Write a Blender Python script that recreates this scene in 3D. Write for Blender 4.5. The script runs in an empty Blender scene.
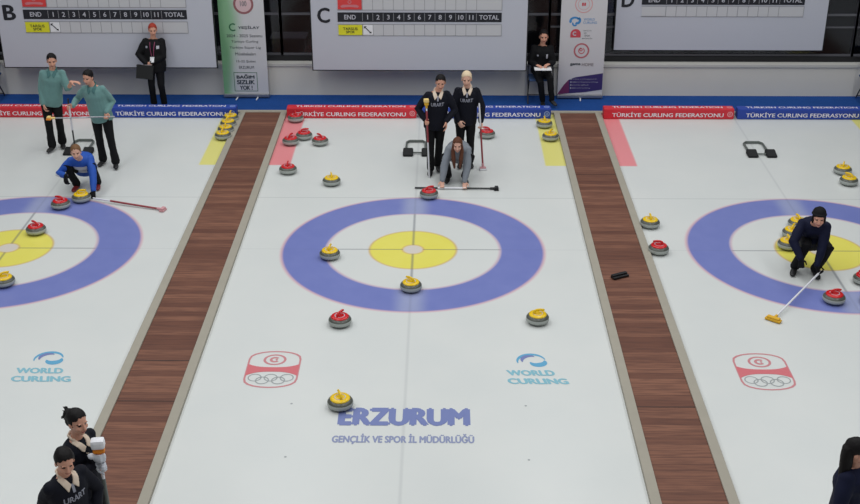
import bpy, bmesh, math, random
from mathutils import Vector, Matrix, noise
from mathutils.bvhtree import BVHTree
random.seed(4)
V = Vector
C = bpy.context.scene.collection
SC = bpy.context.scene

# ------------------------------------------------------------------ materials
def srgb(r, g, b):
    f = lambda c: (c/255/12.92) if c/255 <= .04045 else ((c/255+.055)/1.055)**2.4
    return (f(r), f(g), f(b), 1)

def mat(name, col, rough=.6, metal=0, bump=0, bscale=40, var=0, vscale=8, spec=.5, sheen=0):
    m = bpy.data.materials.new(name); m.use_nodes = True
    nt = m.node_tree; p = nt.nodes['Principled BSDF']
    p.inputs['Base Color'].default_value = col
    p.inputs['Roughness'].default_value = rough
    p.inputs['Metallic'].default_value = metal
    p.inputs['Specular IOR Level'].default_value = spec
    if sheen: p.inputs['Sheen Weight'].default_value = sheen
    tc = nt.nodes.new('ShaderNodeTexCoord')
    if var:
        n = nt.nodes.new('ShaderNodeTexNoise'); n.inputs['Scale'].default_value = vscale
        n.inputs['Detail'].default_value = 5
        mx = nt.nodes.new('ShaderNodeMix'); mx.data_type = 'RGBA'
        mx.inputs[6].default_value = tuple(c*(1-var) for c in col[:3])+(1,)
        mx.inputs[7].default_value = tuple(min(1, c*(1+var)) for c in col[:3])+(1,)
        nt.links.new(tc.outputs['Object'], n.inputs['Vector'])
        nt.links.new(n.outputs['Fac'], mx.inputs[0]); nt.links.new(mx.outputs[2], p.inputs['Base Color'])
    if bump:
        n2 = nt.nodes.new('ShaderNodeTexNoise'); n2.inputs['Scale'].default_value = bscale
        b = nt.nodes.new('ShaderNodeBump'); b.inputs['Strength'].default_value = bump
        b.inputs['Distance'].default_value = .01
        nt.links.new(tc.outputs['Object'], n2.inputs['Vector'])
        nt.links.new(n2.outputs['Fac'], b.inputs['Height']); nt.links.new(b.outputs['Normal'], p.inputs['Normal'])
    return m

M = {}
M['skin'] = mat('skin', srgb(212, 156, 132), .5, var=.06, vscale=20)
M['skin_pale'] = mat('skin_pale', srgb(220, 172, 150), .5, var=.06, vscale=20)
M['lips'] = mat('lips', srgb(150, 70, 66), .45)
M['eye'] = mat('eye_dark', srgb(30, 22, 20), .3)
M['hair_black'] = mat('hair_black', srgb(20, 17, 18), .6, bump=.25, bscale=60, spec=.2, var=.3, vscale=60)
M['hair_brown'] = mat('hair_brown', srgb(92, 56, 40), .6, bump=.25, bscale=60, spec=.2, var=.3, vscale=60)
M['hair_light'] = mat('hair_light_brown', srgb(118, 86, 60), .6, bump=.25, bscale=60, spec=.2, var=.3, vscale=60)
M['hair_red'] = mat('hair_red', srgb(160, 58, 44), .6, bump=.25, bscale=60, spec=.2, var=.25, vscale=60)
M['hair_blonde'] = mat('hair_blonde', srgb(222, 200, 168), .65, bump=.25, bscale=60, spec=.2, var=.15, vscale=60)
M['navy'] = mat('navy_cloth', srgb(14, 16, 28), .8, bump=.25, bscale=60, var=.2, spec=.25)
M['navy_blue'] = mat('navy_blue_cloth', srgb(15, 20, 46), .8, bump=.25, bscale=60, var=.2, spec=.25)
M['black'] = mat('black_cloth', srgb(15, 15, 18), .8, bump=.25, bscale=60, var=.2, spec=.25)
M['teal'] = mat('teal_fleece', srgb(102, 142, 139), .85, bump=.3, bscale=50, var=.12, sheen=.2)
M['teal_dark'] = mat('teal_trim', srgb(70, 112, 112), .85)
M['grey'] = mat('grey_fleece', srgb(128, 134, 142), .85, bump=.3, bscale=50, var=.12)
M['blue_jacket'] = mat('blue_cloth', srgb(28, 82, 178), .7, bump=.25, bscale=50, var=.12)
M['white_cloth'] = mat('white_cloth', srgb(215, 218, 225), .8, bump=.2, bscale=50, var=.06)
M['cream'] = mat('cream_collar', srgb(226, 208, 188), .8, bump=.1)
M['letters'] = mat('grey_letters', srgb(150, 152, 165), .7)
M['shoe'] = mat('black_shoe', srgb(18, 18, 20), .5)
M['shoe_red'] = mat('red_shoe', srgb(120, 30, 35), .5)
M['white'] = mat('white_plastic', srgb(232, 232, 236), .45)
M['white_panel'] = mat('white_panel', srgb(190, 192, 203), .5, var=.015, vscale=1)
M['black_plastic'] = mat('black_plastic', srgb(18, 18, 20), .4)
M['black_panel'] = mat('black_strip', srgb(22, 24, 34), .55)
M['line'] = mat('grid_line', srgb(150, 150, 156), .6)
M['cell'] = mat('grid_cell', srgb(196, 196, 200), .6)
M['yellow_plate'] = mat('yellow_plate', srgb(222, 218, 40), .55)
M['red_plate'] = mat('red_plate', srgb(215, 62, 62), .55)
M['rubber'] = mat('black_rubber', srgb(20, 21, 22), .75, bump=.4, bscale=80)
M['steel'] = mat('dark_steel', srgb(104, 110, 106), .5, metal=.3)
M['alu'] = mat('aluminium', srgb(170, 172, 176), .35, metal=.8)
M['shaft_white'] = mat('shaft_white', srgb(228, 228, 232), .35)
M['shaft_red'] = mat('shaft_red', srgb(150, 60, 66), .35)
M['shaft_black'] = mat('shaft_black', srgb(30, 32, 36), .35)
M['pad_yellow'] = mat('pad_yellow', srgb(222, 172, 40), .7, bump=.2)
M['pad_orange'] = mat('pad_orange', srgb(240, 140, 30), .6)
M['pad_cream'] = mat('pad_cream', srgb(235, 205, 130), .7)
M['pad_pink'] = mat('pad_pink', srgb(205, 150, 155), .7)
M['bumper_red'] = mat('bumper_red', srgb(212, 42, 56), .5, var=.06, vscale=3, bump=.15, bscale=6)
M['bumper_blue'] = mat('bumper_blue', srgb(34, 66, 160), .5, var=.06, vscale=3, bump=.15, bscale=6)
M['bumper_text'] = mat('bumper_text', srgb(240, 235, 240), .5)
M['carpet'] = mat('blue_carpet', srgb(34, 74, 140), .95, bump=.5, bscale=200, var=.12, vscale=4, spec=.1)
M['curb'] = mat('beige_curb', srgb(160, 154, 140), .7, var=.08, vscale=5, bump=.1, bscale=30)
M['wall_base'] = mat('wall_base_panel', srgb(222, 218, 208), .5, var=.05, vscale=1.2)
M['sill'] = mat('wall_sill', srgb(200, 198, 192), .5)
M['mullion'] = mat('mullion', srgb(92, 92, 98), .5)
M['dark_frame'] = mat('dark_frame', srgb(16, 17, 22), .6)
M['dark_room'] = mat('dark_room', srgb(42, 40, 44), .9)
M['bin'] = mat('grey_bin', srgb(120, 118, 124), .6)
M['seat_blue'] = mat('blue_seat', srgb(62, 88, 130), .8, bump=.2)
M['paper'] = mat('paper', srgb(238, 238, 238), .7)
M['logo_red'] = mat('logo_red', srgb(200, 70, 82), .5)
M['logo_grey'] = mat('logo_grey', srgb(140, 132, 136), .5)
M['banner_white'] = mat('banner_white', srgb(206, 204, 208), .5)
M['banner_text'] = mat('banner_text', srgb(66, 76, 84), .5)
M['banner_green_text'] = mat('banner_green_text', srgb(52, 112, 78), .5)
M['pink'] = mat('banner_pink', srgb(205, 120, 128), .5)
M['wc_blue'] = mat('swirl_blue', srgb(60, 135, 195), .5)
M['text_white'] = mat('text_white', srgb(190, 190, 200), .5)
M['lanyard'] = mat('pink_lanyard', srgb(150, 60, 100), .6)
# markings printed under the ice: milky, low contrast
def ice_mark(name, col):
    m = mat(name, col, .4, spec=.25); return m
M['i_blue'] = ice_mark('ice_print_blue', srgb(118, 129, 178))
M['i_blue2'] = ice_mark('ice_print_grey_blue', srgb(142, 150, 182))
M['i_cyan'] = ice_mark('ice_print_cyan', srgb(134, 186, 200))
M['i_cyan2'] = ice_mark('ice_print_mid_cyan', srgb(96, 164, 200))
M['i_red'] = ice_mark('ice_print_red', srgb(208, 112, 118))
M['i_redl'] = ice_mark('ice_print_pink', srgb(200, 134, 138))
M['i_grey'] = ice_mark('ice_print_grey', srgb(158, 162, 162))

def stone_mats():
    m = mat('granite', srgb(118, 122, 118), .35, spec=.5)
    nt = m.node_tree; p = nt.nodes['Principled BSDF']; tc = nt.nodes.new('ShaderNodeTexCoord')
    n = nt.nodes.new('ShaderNodeTexNoise'); n.inputs['Scale'].default_value = 120; n.inputs['Detail'].default_value = 3
    r = nt.nodes.new('ShaderNodeValToRGB')
    r.color_ramp.elements[0].position = .35; r.color_ramp.elements[0].color = srgb(106, 112, 108)
    r.color_ramp.elements[1].position = .65; r.color_ramp.elements[1].color = srgb(176, 182, 176)
    nt.links.new(tc.outputs['Object'], n.inputs['Vector']); nt.links.new(n.outputs['Fac'], r.inputs['Fac'])
    nt.links.new(r.outputs['Color'], p.inputs['Base Color'])
    M['granite'] = m
    M['granite_band'] = mat('granite_band', srgb(168, 173, 168), .75, var=.15, vscale=90)
    M['granite_dark'] = mat('granite_polished', srgb(84, 87, 80), .3, var=.3, vscale=120)
    M['stone_red'] = mat('stone_red', srgb(205, 22, 28), .3)
    M['stone_yellow'] = mat('stone_yellow', srgb(236, 196, 12), .3)
stone_mats()

# node helper
class N:
    def __init__(s, nt): s.nt = nt
    def m(s, op, a, b=None, c=None):
        n = s.nt.nodes.new('ShaderNodeMath'); n.operation = op
        for i, v in enumerate((a, b, c)):
            if v is None: continue
            if isinstance(v, (int, float)): n.inputs[i].default_value = v
            else: s.nt.links.new(v, n.inputs[i])
        return n.outputs[0]
    def smooth(s, v, lo, hi):                       # 0 below lo, 1 above hi
        n = s.nt.nodes.new('ShaderNodeMapRange'); n.interpolation_type = 'SMOOTHSTEP'
        s.nt.links.new(v, n.inputs['Value'])
        n.inputs['From Min'].default_value = lo; n.inputs['From Max'].default_value = hi
        return n.outputs['Result']
    def band(s, v, lo, hi, w):                      # soft band between lo and hi
        return s.m('SUBTRACT', s.smooth(v, lo-w, lo+w), s.smooth(v, hi-w, hi+w))
    def mix(s, f, a, b):
        n = s.nt.nodes.new('ShaderNodeMix'); n.data_type = 'RGBA'
        if isinstance(f, (int, float)): n.inputs[0].default_value = f
        else: s.nt.links.new(f, n.inputs[0])
        for i, v in ((6, a), (7, b)):
            if isinstance(v, tuple): n.inputs[i].default_value = v
            else: s.nt.links.new(v, n.inputs[i])
        return n.outputs[2]

ICE = srgb(222, 226, 226)
def ice_material(house=True):
    m = bpy.data.materials.new('ice'); m.use_nodes = True
    nt = m.node_tree; p = nt.nodes['Principled BSDF']; q = N(nt)
    tc = nt.nodes.new('ShaderNodeTexCoord'); sp = nt.nodes.new('ShaderNodeSeparateXYZ')
    nt.links.new(tc.outputs['Object'], sp.inputs[0]); X, Y = sp.outputs[0], sp.outputs[1]
    nz = nt.nodes.new('ShaderNodeTexNoise'); nz.inputs['Scale'].default_value = .9; nz.inputs['Detail'].default_value = 4
    nt.links.new(tc.outputs['Object'], nz.inputs['Vector'])
    col = q.mix(nz.outputs['Fac'], srgb(206, 210, 208), srgb(219, 220, 216))
    if house:
        r = q.m('SQRT', q.m('ADD', q.m('MULTIPLY', X, X), q.m('MULTIPLY', Y, Y)))
        ax = q.m('ABSOLUTE', X)
        n2 = nt.nodes.new('ShaderNodeTexNoise'); n2.inputs['Scale'].default_value = 3; n2.inputs['Detail'].default_value = 6
        nt.links.new(tc.outputs['Object'], n2.inputs['Vector'])
        wob = n2.outputs['Fac']
        blue = q.mix(wob, srgb(108, 119, 182), srgb(124, 133, 192))
        col = q.mix(q.band(r, 1.225, 1.82, .026), col, blue)
        wear = q.m('MULTIPLY', q.m('SUBTRACT', 1, q.smooth(ax, .05, .28)), q.band(r, 1.24, 1.80, .03))
        col = q.mix(q.m('MULTIPLY', wear, .38), col, srgb(190, 196, 205))
        col = q.mix(q.m('MULTIPLY', q.band(r, 1.815, 1.845, .028), .62), col, srgb(214, 140, 160))
        col = q.mix(q.m('MULTIPLY', q.band(r, 1.200, 1.225, .026), .6), col, srgb(200, 140, 170))
        col = q.mix(q.m('SUBTRACT', 1, q.smooth(r, .59, .63)), col, q.mix(wob, srgb(226, 216, 88), srgb(232, 224, 112)))
        col = q.mix(q.m('MULTIPLY', q.band(r, .595, .620, .020), .75), col, srgb(205, 165, 110))
        col = q.mix(q.m('SUBTRACT', 1, q.smooth(r, .115, .165)), col, srgb(214, 206, 196))
        col = q.mix(q.m('MULTIPLY', q.band(r, .135, .160, .018), .6), col, srgb(208, 160, 110))
        # lines
        out = q.smooth(r, .13, .15)
        inring = q.m('SUBTRACT', 1, q.smooth(r, 1.20, 1.24))
        tee = q.m('MULTIPLY', q.m('MULTIPLY', q.band(Y, -.010, .010, .006), out), q.m('ADD', q.m('MULTIPLY', inring, .62), .1))
        col = q.mix(tee, col, srgb(90, 92, 105))
        cen = q.m('MULTIPLY', q.m('MULTIPLY', q.band(X, -.016, .016, .014), out), q.m('ADD', q.m('MULTIPLY', inring, .42), .14))
        col = q.mix(cen, col, srgb(95, 98, 110))
        back = q.m('MULTIPLY', q.band(Y, 1.822, 1.84, .006), .3)
        col = q.mix(back, col, srgb(100, 110, 110))
        # coloured stone strips at both sides of the back end
        yy = q.smooth(Y, 3.16, 3.19)
        col = q.mix(q.m('MULTIPLY', q.m('MULTIPLY', q.band(X, -2.6, -2.08, .02), yy), .85), col, srgb(232, 122, 128))
        col = q.mix(q.m('MULTIPLY', q.m('MULTIPLY', q.band(X, 2.09, 2.6, .02), yy), .85), col, srgb(226, 218, 100))
    nt.links.new(col, p.inputs['Base Color'])
    p.inputs['Roughness'].default_value = .32
    p.inputs['Specular IOR Level'].default_value = .35
    nb = nt.nodes.new('ShaderNodeTexNoise'); nb.inputs['Scale'].default_value = 60
    bp = nt.nodes.new('ShaderNodeBump'); bp.inputs['Strength'].default_value = .08; bp.inputs['Distance'].default_value = .005
    nt.links.new(tc.outputs['Object'], nb.inputs['Vector']); nt.links.new(nb.outputs['Fac'], bp.inputs['Height'])
    nt.links.new(bp.outputs['Normal'], p.inputs['Normal'])
    return m

def wood_material():
    m = bpy.data.materials.new('walkway_wood'); m.use_nodes = True
    nt = m.node_tree; p = nt.nodes['Principled BSDF']; q = N(nt)
    tc = nt.nodes.new('ShaderNodeTexCoord'); sp = nt.nodes.new('ShaderNodeSeparateXYZ')
    nt.links.new(tc.outputs['Object'], sp.inputs[0]); Y = sp.outputs[1]
    k = q.m('DIVIDE', Y, .118)
    idx = q.m('FLOOR', k); fr = q.m('FRACT', k)
    wn = nt.nodes.new('ShaderNodeTexWhiteNoise'); wn.noise_dimensions = '1D'; nt.links.new(idx, wn.inputs['W'])
    mp = nt.nodes.new('ShaderNodeMapping'); mp.inputs['Scale'].default_value = (1.2, 14, 1)
    nt.links.new(tc.outputs['Object'], mp.inputs[0])
    nz = nt.nodes.new('ShaderNodeTexNoise'); nz.inputs['Scale'].default_value = 2.2; nz.inputs['Detail'].default_value = 6
    nt.links.new(mp.outputs[0], nz.inputs['Vector'])
    a = q.mix(wn.outputs['Value'], srgb(104, 66, 52), srgb(138, 94, 74))
    col = q.mix(q.m('MULTIPLY', q.smooth(nz.outputs['Fac'], .35, .7), .6), a, srgb(82, 52, 44))
    gap = q.m('ADD', q.m('SUBTRACT', 1, q.smooth(fr, .0, .05)), q.smooth(fr, .95, 1))
    col = q.mix(q.m('MULTIPLY', gap, .55), col, srgb(52, 32, 28))
    nt.links.new(col, p.inputs['Base Color']); p.inputs['Roughness'].default_value = .6
    p.inputs['Specular IOR Level'].default_value = .3
    return m
M['wood'] = wood_material()

def glass_material():
    m = bpy.data.materials.new('window_glass'); m.use_nodes = True
    nt = m.node_tree; nt.nodes.clear()
    o = nt.nodes.new('ShaderNodeOutputMaterial'); mx = nt.nodes.new('ShaderNodeMixShader')
    t = nt.nodes.new('ShaderNodeBsdfTransparent'); g = nt.nodes.new('ShaderNodeBsdfGlossy'); f = nt.nodes.new('ShaderNodeFresnel')
    t.inputs[0].default_value = (.55, .56, .6, 1); g.inputs['Roughness'].default_value = .12
    g.inputs['Color'].default_value = (.8, .8, .85, 1)
    nt.links.new(f.outputs[0], mx.inputs[0]); nt.links.new(t.outputs[0], mx.inputs[1]); nt.links.new(g.outputs[0], mx.inputs[2])
    nt.links.new(mx.outputs[0], o.inputs[0]); return m
M['glass'] = glass_material()

def green_banner_material():
    m = mat('banner_green_wave', srgb(206, 204, 208), .5)
    nt = m.node_tree; p = nt.nodes['Principled BSDF']; q = N(nt)
    tc = nt.nodes.new('ShaderNodeTexCoord'); sp = nt.nodes.new('ShaderNodeSeparateXYZ')
    nt.links.new(tc.outputs['Object'], sp.inputs[0]); X, Z = sp.outputs[0], sp.outputs[2]
    # object origin at banner centre bottom; x -.42.. .42
    e = q.m('ADD', X, q.m('MULTIPLY', q.m('SINE', q.m('ADD', q.m('MULTIPLY', Z, 2.6), .9)), .09))
    f1 = q.m('SUBTRACT', 1, q.smooth(e, -.34, -.02))
    col = q.mix(f1, srgb(206, 206, 210), srgb(140, 188, 146))
    e2 = q.m('ADD', X, q.m('MULTIPLY', q.m('SINE', q.m('ADD', q.m('MULTIPLY', Z, 3.4), 2.6)), .07))
    f2 = q.m('SUBTRACT', 1, q.smooth(e2, -.37, -.24))
    col = q.mix(q.m('MULTIPLY', f2, .4), col, srgb(76, 144, 92))
    nt.links.new(col, p.inputs['Base Color']); return m
M['green_banner'] = green_banner_material()

# ------------------------------------------------------------------ object helpers
def link(name, me, m=None, parent=None):
    o = bpy.data.objects.new(name, me); C.objects.link(o)
    if m is not None and me is not None:
        for x in (m if isinstance(m, (list, tuple)) else [m]): me.materials.append(x)
    if parent: o.parent = parent
    return o
def obj(name, bm, m, parent=None, smooth=False):
    me = bpy.data.meshes.new(name)
    bmesh.ops.recalc_face_normals(bm, faces=bm.faces[:]) if bm.faces else None
    bm.to_mesh(me); bm.free()
    if smooth:
        for f in me.polygons: f.use_smooth = True
    return link(name, me, m, parent)
def tag(o, label=None, cat=None, group=None, kind=None):
    if label: o['label'] = label
    if cat: o['category'] = cat
    if group: o['group'] = group
    if kind: o['kind'] = kind
    return o
def thing(name, label, cat, loc=(0, 0, 0), rz=0, group=None):
    o = bpy.data.objects.new(name, None); C.objects.link(o); o.empty_display_size = .1
    o.location = loc; o.rotation_euler = (0, 0, rz)
    return tag(o, label, cat, group)
def box(bm, x0, x1, y0, y1, z0, z1, mi=0, bev=0):
    vs = [bm.verts.new(p) for p in ((x0,y0,z0),(x1,y0,z0),(x1,y1,z0),(x0,y1,z0),(x0,y0,z1),(x1,y0,z1),(x1,y1,z1),(x0,y1,z1))]
    fs = [bm.faces.new([vs[i] for i in f]) for f in ((0,3,2,1),(4,5,6,7),(0,1,5,4),(1,2,6,5),(2,3,7,6),(3,0,4,7))]
    for f in fs: f.material_index = mi
    if bev:
        es = {e for f in fs for e in f.edges}
        bmesh.ops.bevel(bm, geom=list(es), offset=bev, segments=2, affect='EDGES', profile=.6)
    return vs
def nb(): return bmesh.new()
def boxobj(name, b, m, parent=None, bev=0, **k):
    bm = nb(); box(bm, *b, bev=bev); return tag(obj(name, bm, m, parent), **k) if k else obj(name, bm, m, parent)

def frame(t, ref):
    t = t.normalized(); a = ref - t*ref.dot(t)
    if a.length < 1e-4: a = V((0, 0, 1)).cross(t) if abs(t.z) < .9 else V((1, 0, 0)).cross(t)
    a.normalize(); return t, a, t.cross(a)
def loft(bm, pts, rads, ref=V((1, 0, 0)), n=14, cap=True, c0=.9, c1=.9):
    pts = [V(p) for p in pts]; rads = [(r, r) if isinstance(r, (int, float)) else r for r in rads]
    P, R, T = [], [], []
    for i, p in enumerate(pts):
        a = pts[max(0, i-1)]; b = pts[min(len(pts)-1, i+1)]
        t = (b-a).normalized()
        P.append(p); R.append(rads[i]); T.append(t)
    if cap:
        r0 = min(R[0]); r1 = min(R[-1]); A = []; B = []
        for ang in (80, 55, 28):
            c, s = math.cos(math.radians(ang)), math.sin(math.radians(ang))
            A.append((P[0]-T[0]*r0*s*c0, (R[0][0]*c, R[0][1]*c), T[0]))
        for ang in (28, 55, 80):
            c, s = math.cos(math.radians(ang)), math.sin(math.radians(ang))
            B.append((P[-1]+T[-1]*r1*s*c1, (R[-1][0]*c, R[-1][1]*c), T[-1]))
        seq = A+list(zip(P, R, T))+B
    else: seq = list(zip(P, R, T))
    rings = []
    for p, r, t in seq:
        t, a, b = frame(t, V(ref))
        rings.append([bm.verts.new(p+a*r[0]*math.cos(2*math.pi*k/n)+b*r[1]*math.sin(2*math.pi*k/n)) for k in range(n)])
    for i in range(len(rings)-1):
        for k in range(n):
            bm.faces.new((rings[i][k], rings[i][(k+1) % n], rings[i+1][(k+1) % n], rings[i+1][k]))
    bm.faces.new(rings[0][::-1]); bm.faces.new(rings[-1])
def ell(bm, c, r, rot=None, seg=16):
    mtx = Matrix.Translation(V(c)) @ ((rot or Matrix.Identity(3)).to_4x4()) @ Matrix.Diagonal((*r, 1))
    bmesh.ops.create_uvsphere(bm, u_segments=seg, v_segments=max(8, seg*2//3), radius=1, matrix=mtx)
def lathe(bm, prof, n=32, mis=None, c=(0, 0, 0)):
    rings = []
    for r, z in prof:
        rings.append([bm.verts.new((c[0]+r*math.cos(2*math.pi*k/n), c[1]+r*math.sin(2*math.pi*k/n), c[2]+z)) for k in range(n)])
    for i in range(len(rings)-1):
        for k in range(n):
            f = bm.faces.new((rings[i][k], rings[i][(k+1) % n], rings[i+1][(k+1) % n], rings[i+1][k]))
            if mis: f.material_index = mis[i]
    bm.faces.new(rings[0][::-1]); f = bm.faces.new(rings[-1])
    if mis: f.material_index = mis[-1]
def remesh(bm, vox, smooth=2, fold=0, fscale=9, seed=0):
    me = bpy.data.meshes.new('tmp'); bmesh.ops.recalc_face_normals(bm, faces=bm.faces[:])
    bm.to_mesh(me); bm.free()
    o = bpy.data.objects.new('tmp', me); C.objects.link(o)
    r = o.modifiers.new('r', 'REMESH'); r.mode = 'VOXEL'; r.voxel_size = vox
    if smooth:
        s = o.modifiers.new('s', 'SMOOTH'); s.factor = .5; s.iterations = smooth
    bpy.context.view_layer.update()
    dg = bpy.context.evaluated_depsgraph_get()
    out = bpy.data.meshes.new_from_object(o.evaluated_get(dg))
    bpy.data.objects.remove(o); bpy.data.meshes.remove(me)
    if fold:
        ns = [v.normal.copy() for v in out.vertices]
        for v, nn in zip(out.vertices, ns):
            q = V((v.co.x*fscale*1.1, v.co.y*fscale, v.co.z*fscale*.6)) + V((seed*3.1, 0, 0))
            v.co += nn*fold*(noise.noise(q)+.5*noise.noise(q*2.3))
    for f in out.polygons: f.use_smooth = True
    return out

def text_mesh(s, w=None, h=None, bold=.0, size=1, shear=0, extrude=0, align='CENTER', spacing=1):
    cu = bpy.data.curves.new('t', 'FONT'); cu.body = s; cu.size = size
    cu.shear = shear
    cu.align_x = align; cu.space_character = spacing; cu.resolution_u = 3; cu.extrude = extrude
    o = bpy.data.objects.new('t', cu); C.objects.link(o)
    bpy.context.view_layer.update(); dg = bpy.context.evaluated_depsgraph_get()
    me = bpy.data.meshes.new_from_object(o.evaluated_get(dg))
    bpy.data.objects.remove(o); bpy.data.curves.remove(cu)
    if bold:                                          # heavier strokes: shifted copies of the glyph outline
        bm = nb(); bm.from_mesh(me); src = bm.faces[:]
        for i, (dx, dy) in enumerate(((bold, 0), (bold*2, 0), (bold, bold*.6), (bold, -bold*.6))):
            d = bmesh.ops.duplicate(bm, geom=src)
            bmesh.ops.translate(bm, verts=[g for g in d['geom'] if isinstance(g, bmesh.types.BMVert)], vec=(dx, dy, .0003*(i+1)))
        bm.to_mesh(me); bm.free()
    xs = [v.co.x for v in me.vertices]; ys = [v.co.y for v in me.vertices]
    cx, cy = (min(xs)+max(xs))/2, (min(ys)+max(ys))/2; W, H = max(xs)-min(xs), max(ys)-min(ys)
    sx = w/W if w else (h/H if h else 1); sy = h/H if h else sx
    me.transform(Matrix.Diagonal((sx, sy, 1, 1)) @ Matrix.Translation((-cx, -cy, 0)))
    return me
FRONT = Matrix.Rotation(math.pi/2, 4, 'X')           # text plane standing up, facing -y
def text(name, s, loc, m, parent, w=None, h=None, flat=False, **k):
    me = text_mesh(s, w, h, **k)
    me.transform(Matrix.Translation(V(loc)) @ (Matrix.Identity(4) if flat else FRONT))
    return link(name, me, m, parent)
def ring2d(bm, cx, cy, z, r0, r1, n=40, ex=1, ey=1, a0=0, a1=360, mi=0, f=None):
    f = f or (lambda x, y: (x, y, z))
    m = max(3, int(n*(a1-a0)/360)); A = []; B = []
    for k in range(m+1):
        a = math.radians(a0+(a1-a0)*k/m)
        A.append(bm.verts.new(f(cx+r0*ex*math.cos(a), cy+r0*ey*math.sin(a))))
        B.append(bm.verts.new(f(cx+r1*ex*math.cos(a), cy+r1*ey*math.sin(a))))
    for k in range(m): bm.faces.new((A[k], A[k+1], B[k+1], B[k])).material_index = mi
def poly2d(bm, pts, f, mi=0):
    fa = bm.faces.new([bm.verts.new(f(*p)) for p in pts]); fa.material_index = mi
    bmesh.ops.triangulate(bm, faces=[fa])

# ------------------------------------------------------------------ the rink
TX = {'B': -5.668, 'C': 0.0, 'D': 5.667}
boxobj('floor', (-14, 14, -16, 12, -.30, -.12), mat('floor_concrete', srgb(110, 110, 108), .8, var=.1), kind='structure')
ice = {}
for k, tx in TX.items():
    bm = nb(); box(bm, -2.428, 2.428, -14, 5.70, -.12, 0)
    o = obj('ice_sheet', bm, ice_material()); o.location = (tx, 0, 0); tag(o, kind='structure'); ice[k] = o
for sx in (-1, 1):
    bm = nb(); box(bm, -2.0, 2.0, -14, 5.70, -.12, 0)
    o = obj('ice_sheet', bm, ice_material(False)); o.location = (sx*10.97, 0, 0); tag(o, kind='structure')
# walkways: brown plank deck between two beige curbs
for cx in (-8.525, -2.857, 2.857, 8.525):
    bm = nb(); box(bm, cx-.322, cx+.322, -14, 5.70, -.12, .025)
    tag(obj('trim_walkway', bm, M['wood']), kind='structure')
    for s in (-1, 1):
        bm = nb(); xa, xb = sorted((cx+s*.322, cx+s*.430)); box(bm, xa, xb, -14, 5.70, -.12, .045, bev=.008)
        tag(obj('trim_curb', bm, M['curb']), kind='structure')
# panel seams across the walkways
for cx, ys in ((-2.857, (2.93, -3.08, -3.95)), (2.857, (2.75, -4.02))):
    for y in ys:
        boxobj('trim_seam', (cx-.32, cx+.32, y-.006, y+.006, .02, .0265), mat('seam', srgb(48, 34, 30), .7), kind='structure')
bm = nb(); box(bm, -12.9, 12.9, 5.70, 5.80, -.12, .045, bev=.01); tag(obj('trim_end', bm, M['curb']), kind='structure')
boxobj('blue_carpet', (-12.9, 12.9, 5.80, 6.80, -.12, .0), M['carpet'], kind='structure')
# bumpers
def bumper(x0, x1, colr, label, tx, last):
    L = x1-x0
    t = thing('foam_bumper', label, 'bumper', (tx+(x0+x1)/2+(.04 if tx > 1 else 0), 5.56, 0), 0, 'foam bumpers along the back of the ice')
    bm = nb(); box(bm, -L/2, L/2, -.1, .1, 0, .195, bev=.022)
    obj('foam_block', bm, M['bumper_'+colr], t)
    w = L-.34
    text('front_lettering', 'TÜRKİYE CURLING FEDERASYONU', (-.02, -.1025, .093), M['bumper_text'], t, w, .098, bold=.02)
    text('top_lettering', 'TURKISH CURLING FEDERATION', (-.02, .0, .1965), M['bumper_text'], t, w-.02, .085, bold=.02, flat=True)
    bm = nb(); f = lambda x, y: (x, -.1025, y)
    ring2d(bm, L/2-.075, .098, 0, .036, .050, f=f); ring2d(bm, L/2-.075, .098, 0, .012, .022, f=f)
    ring2d(bm, L/2-.075, .0, .1965, .036, .050); ring2d(bm, L/2-.075, .0, .1965, .012, .022)
    obj('round_emblem', bm, mat('emblem_'+colr, srgb(235, 160, 165) if colr == 'red' else srgb(150, 170, 220), .5), t)
nm = {'B': 'left sheet, under scoreboard B', 'C': 'middle sheet, under scoreboard C', 'D': 'right sheet, under scoreboard D'}
for k, tx in TX.items():
    bumper(-2.40, -.06, 'red', 'red foam bumper with white lettering, '+nm[k], tx, 0)
    bumper(.0 if k != 'B' else .03, 2.36, 'blue', 'blue foam bumper with white lettering, '+nm[k], tx, 0)

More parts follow.
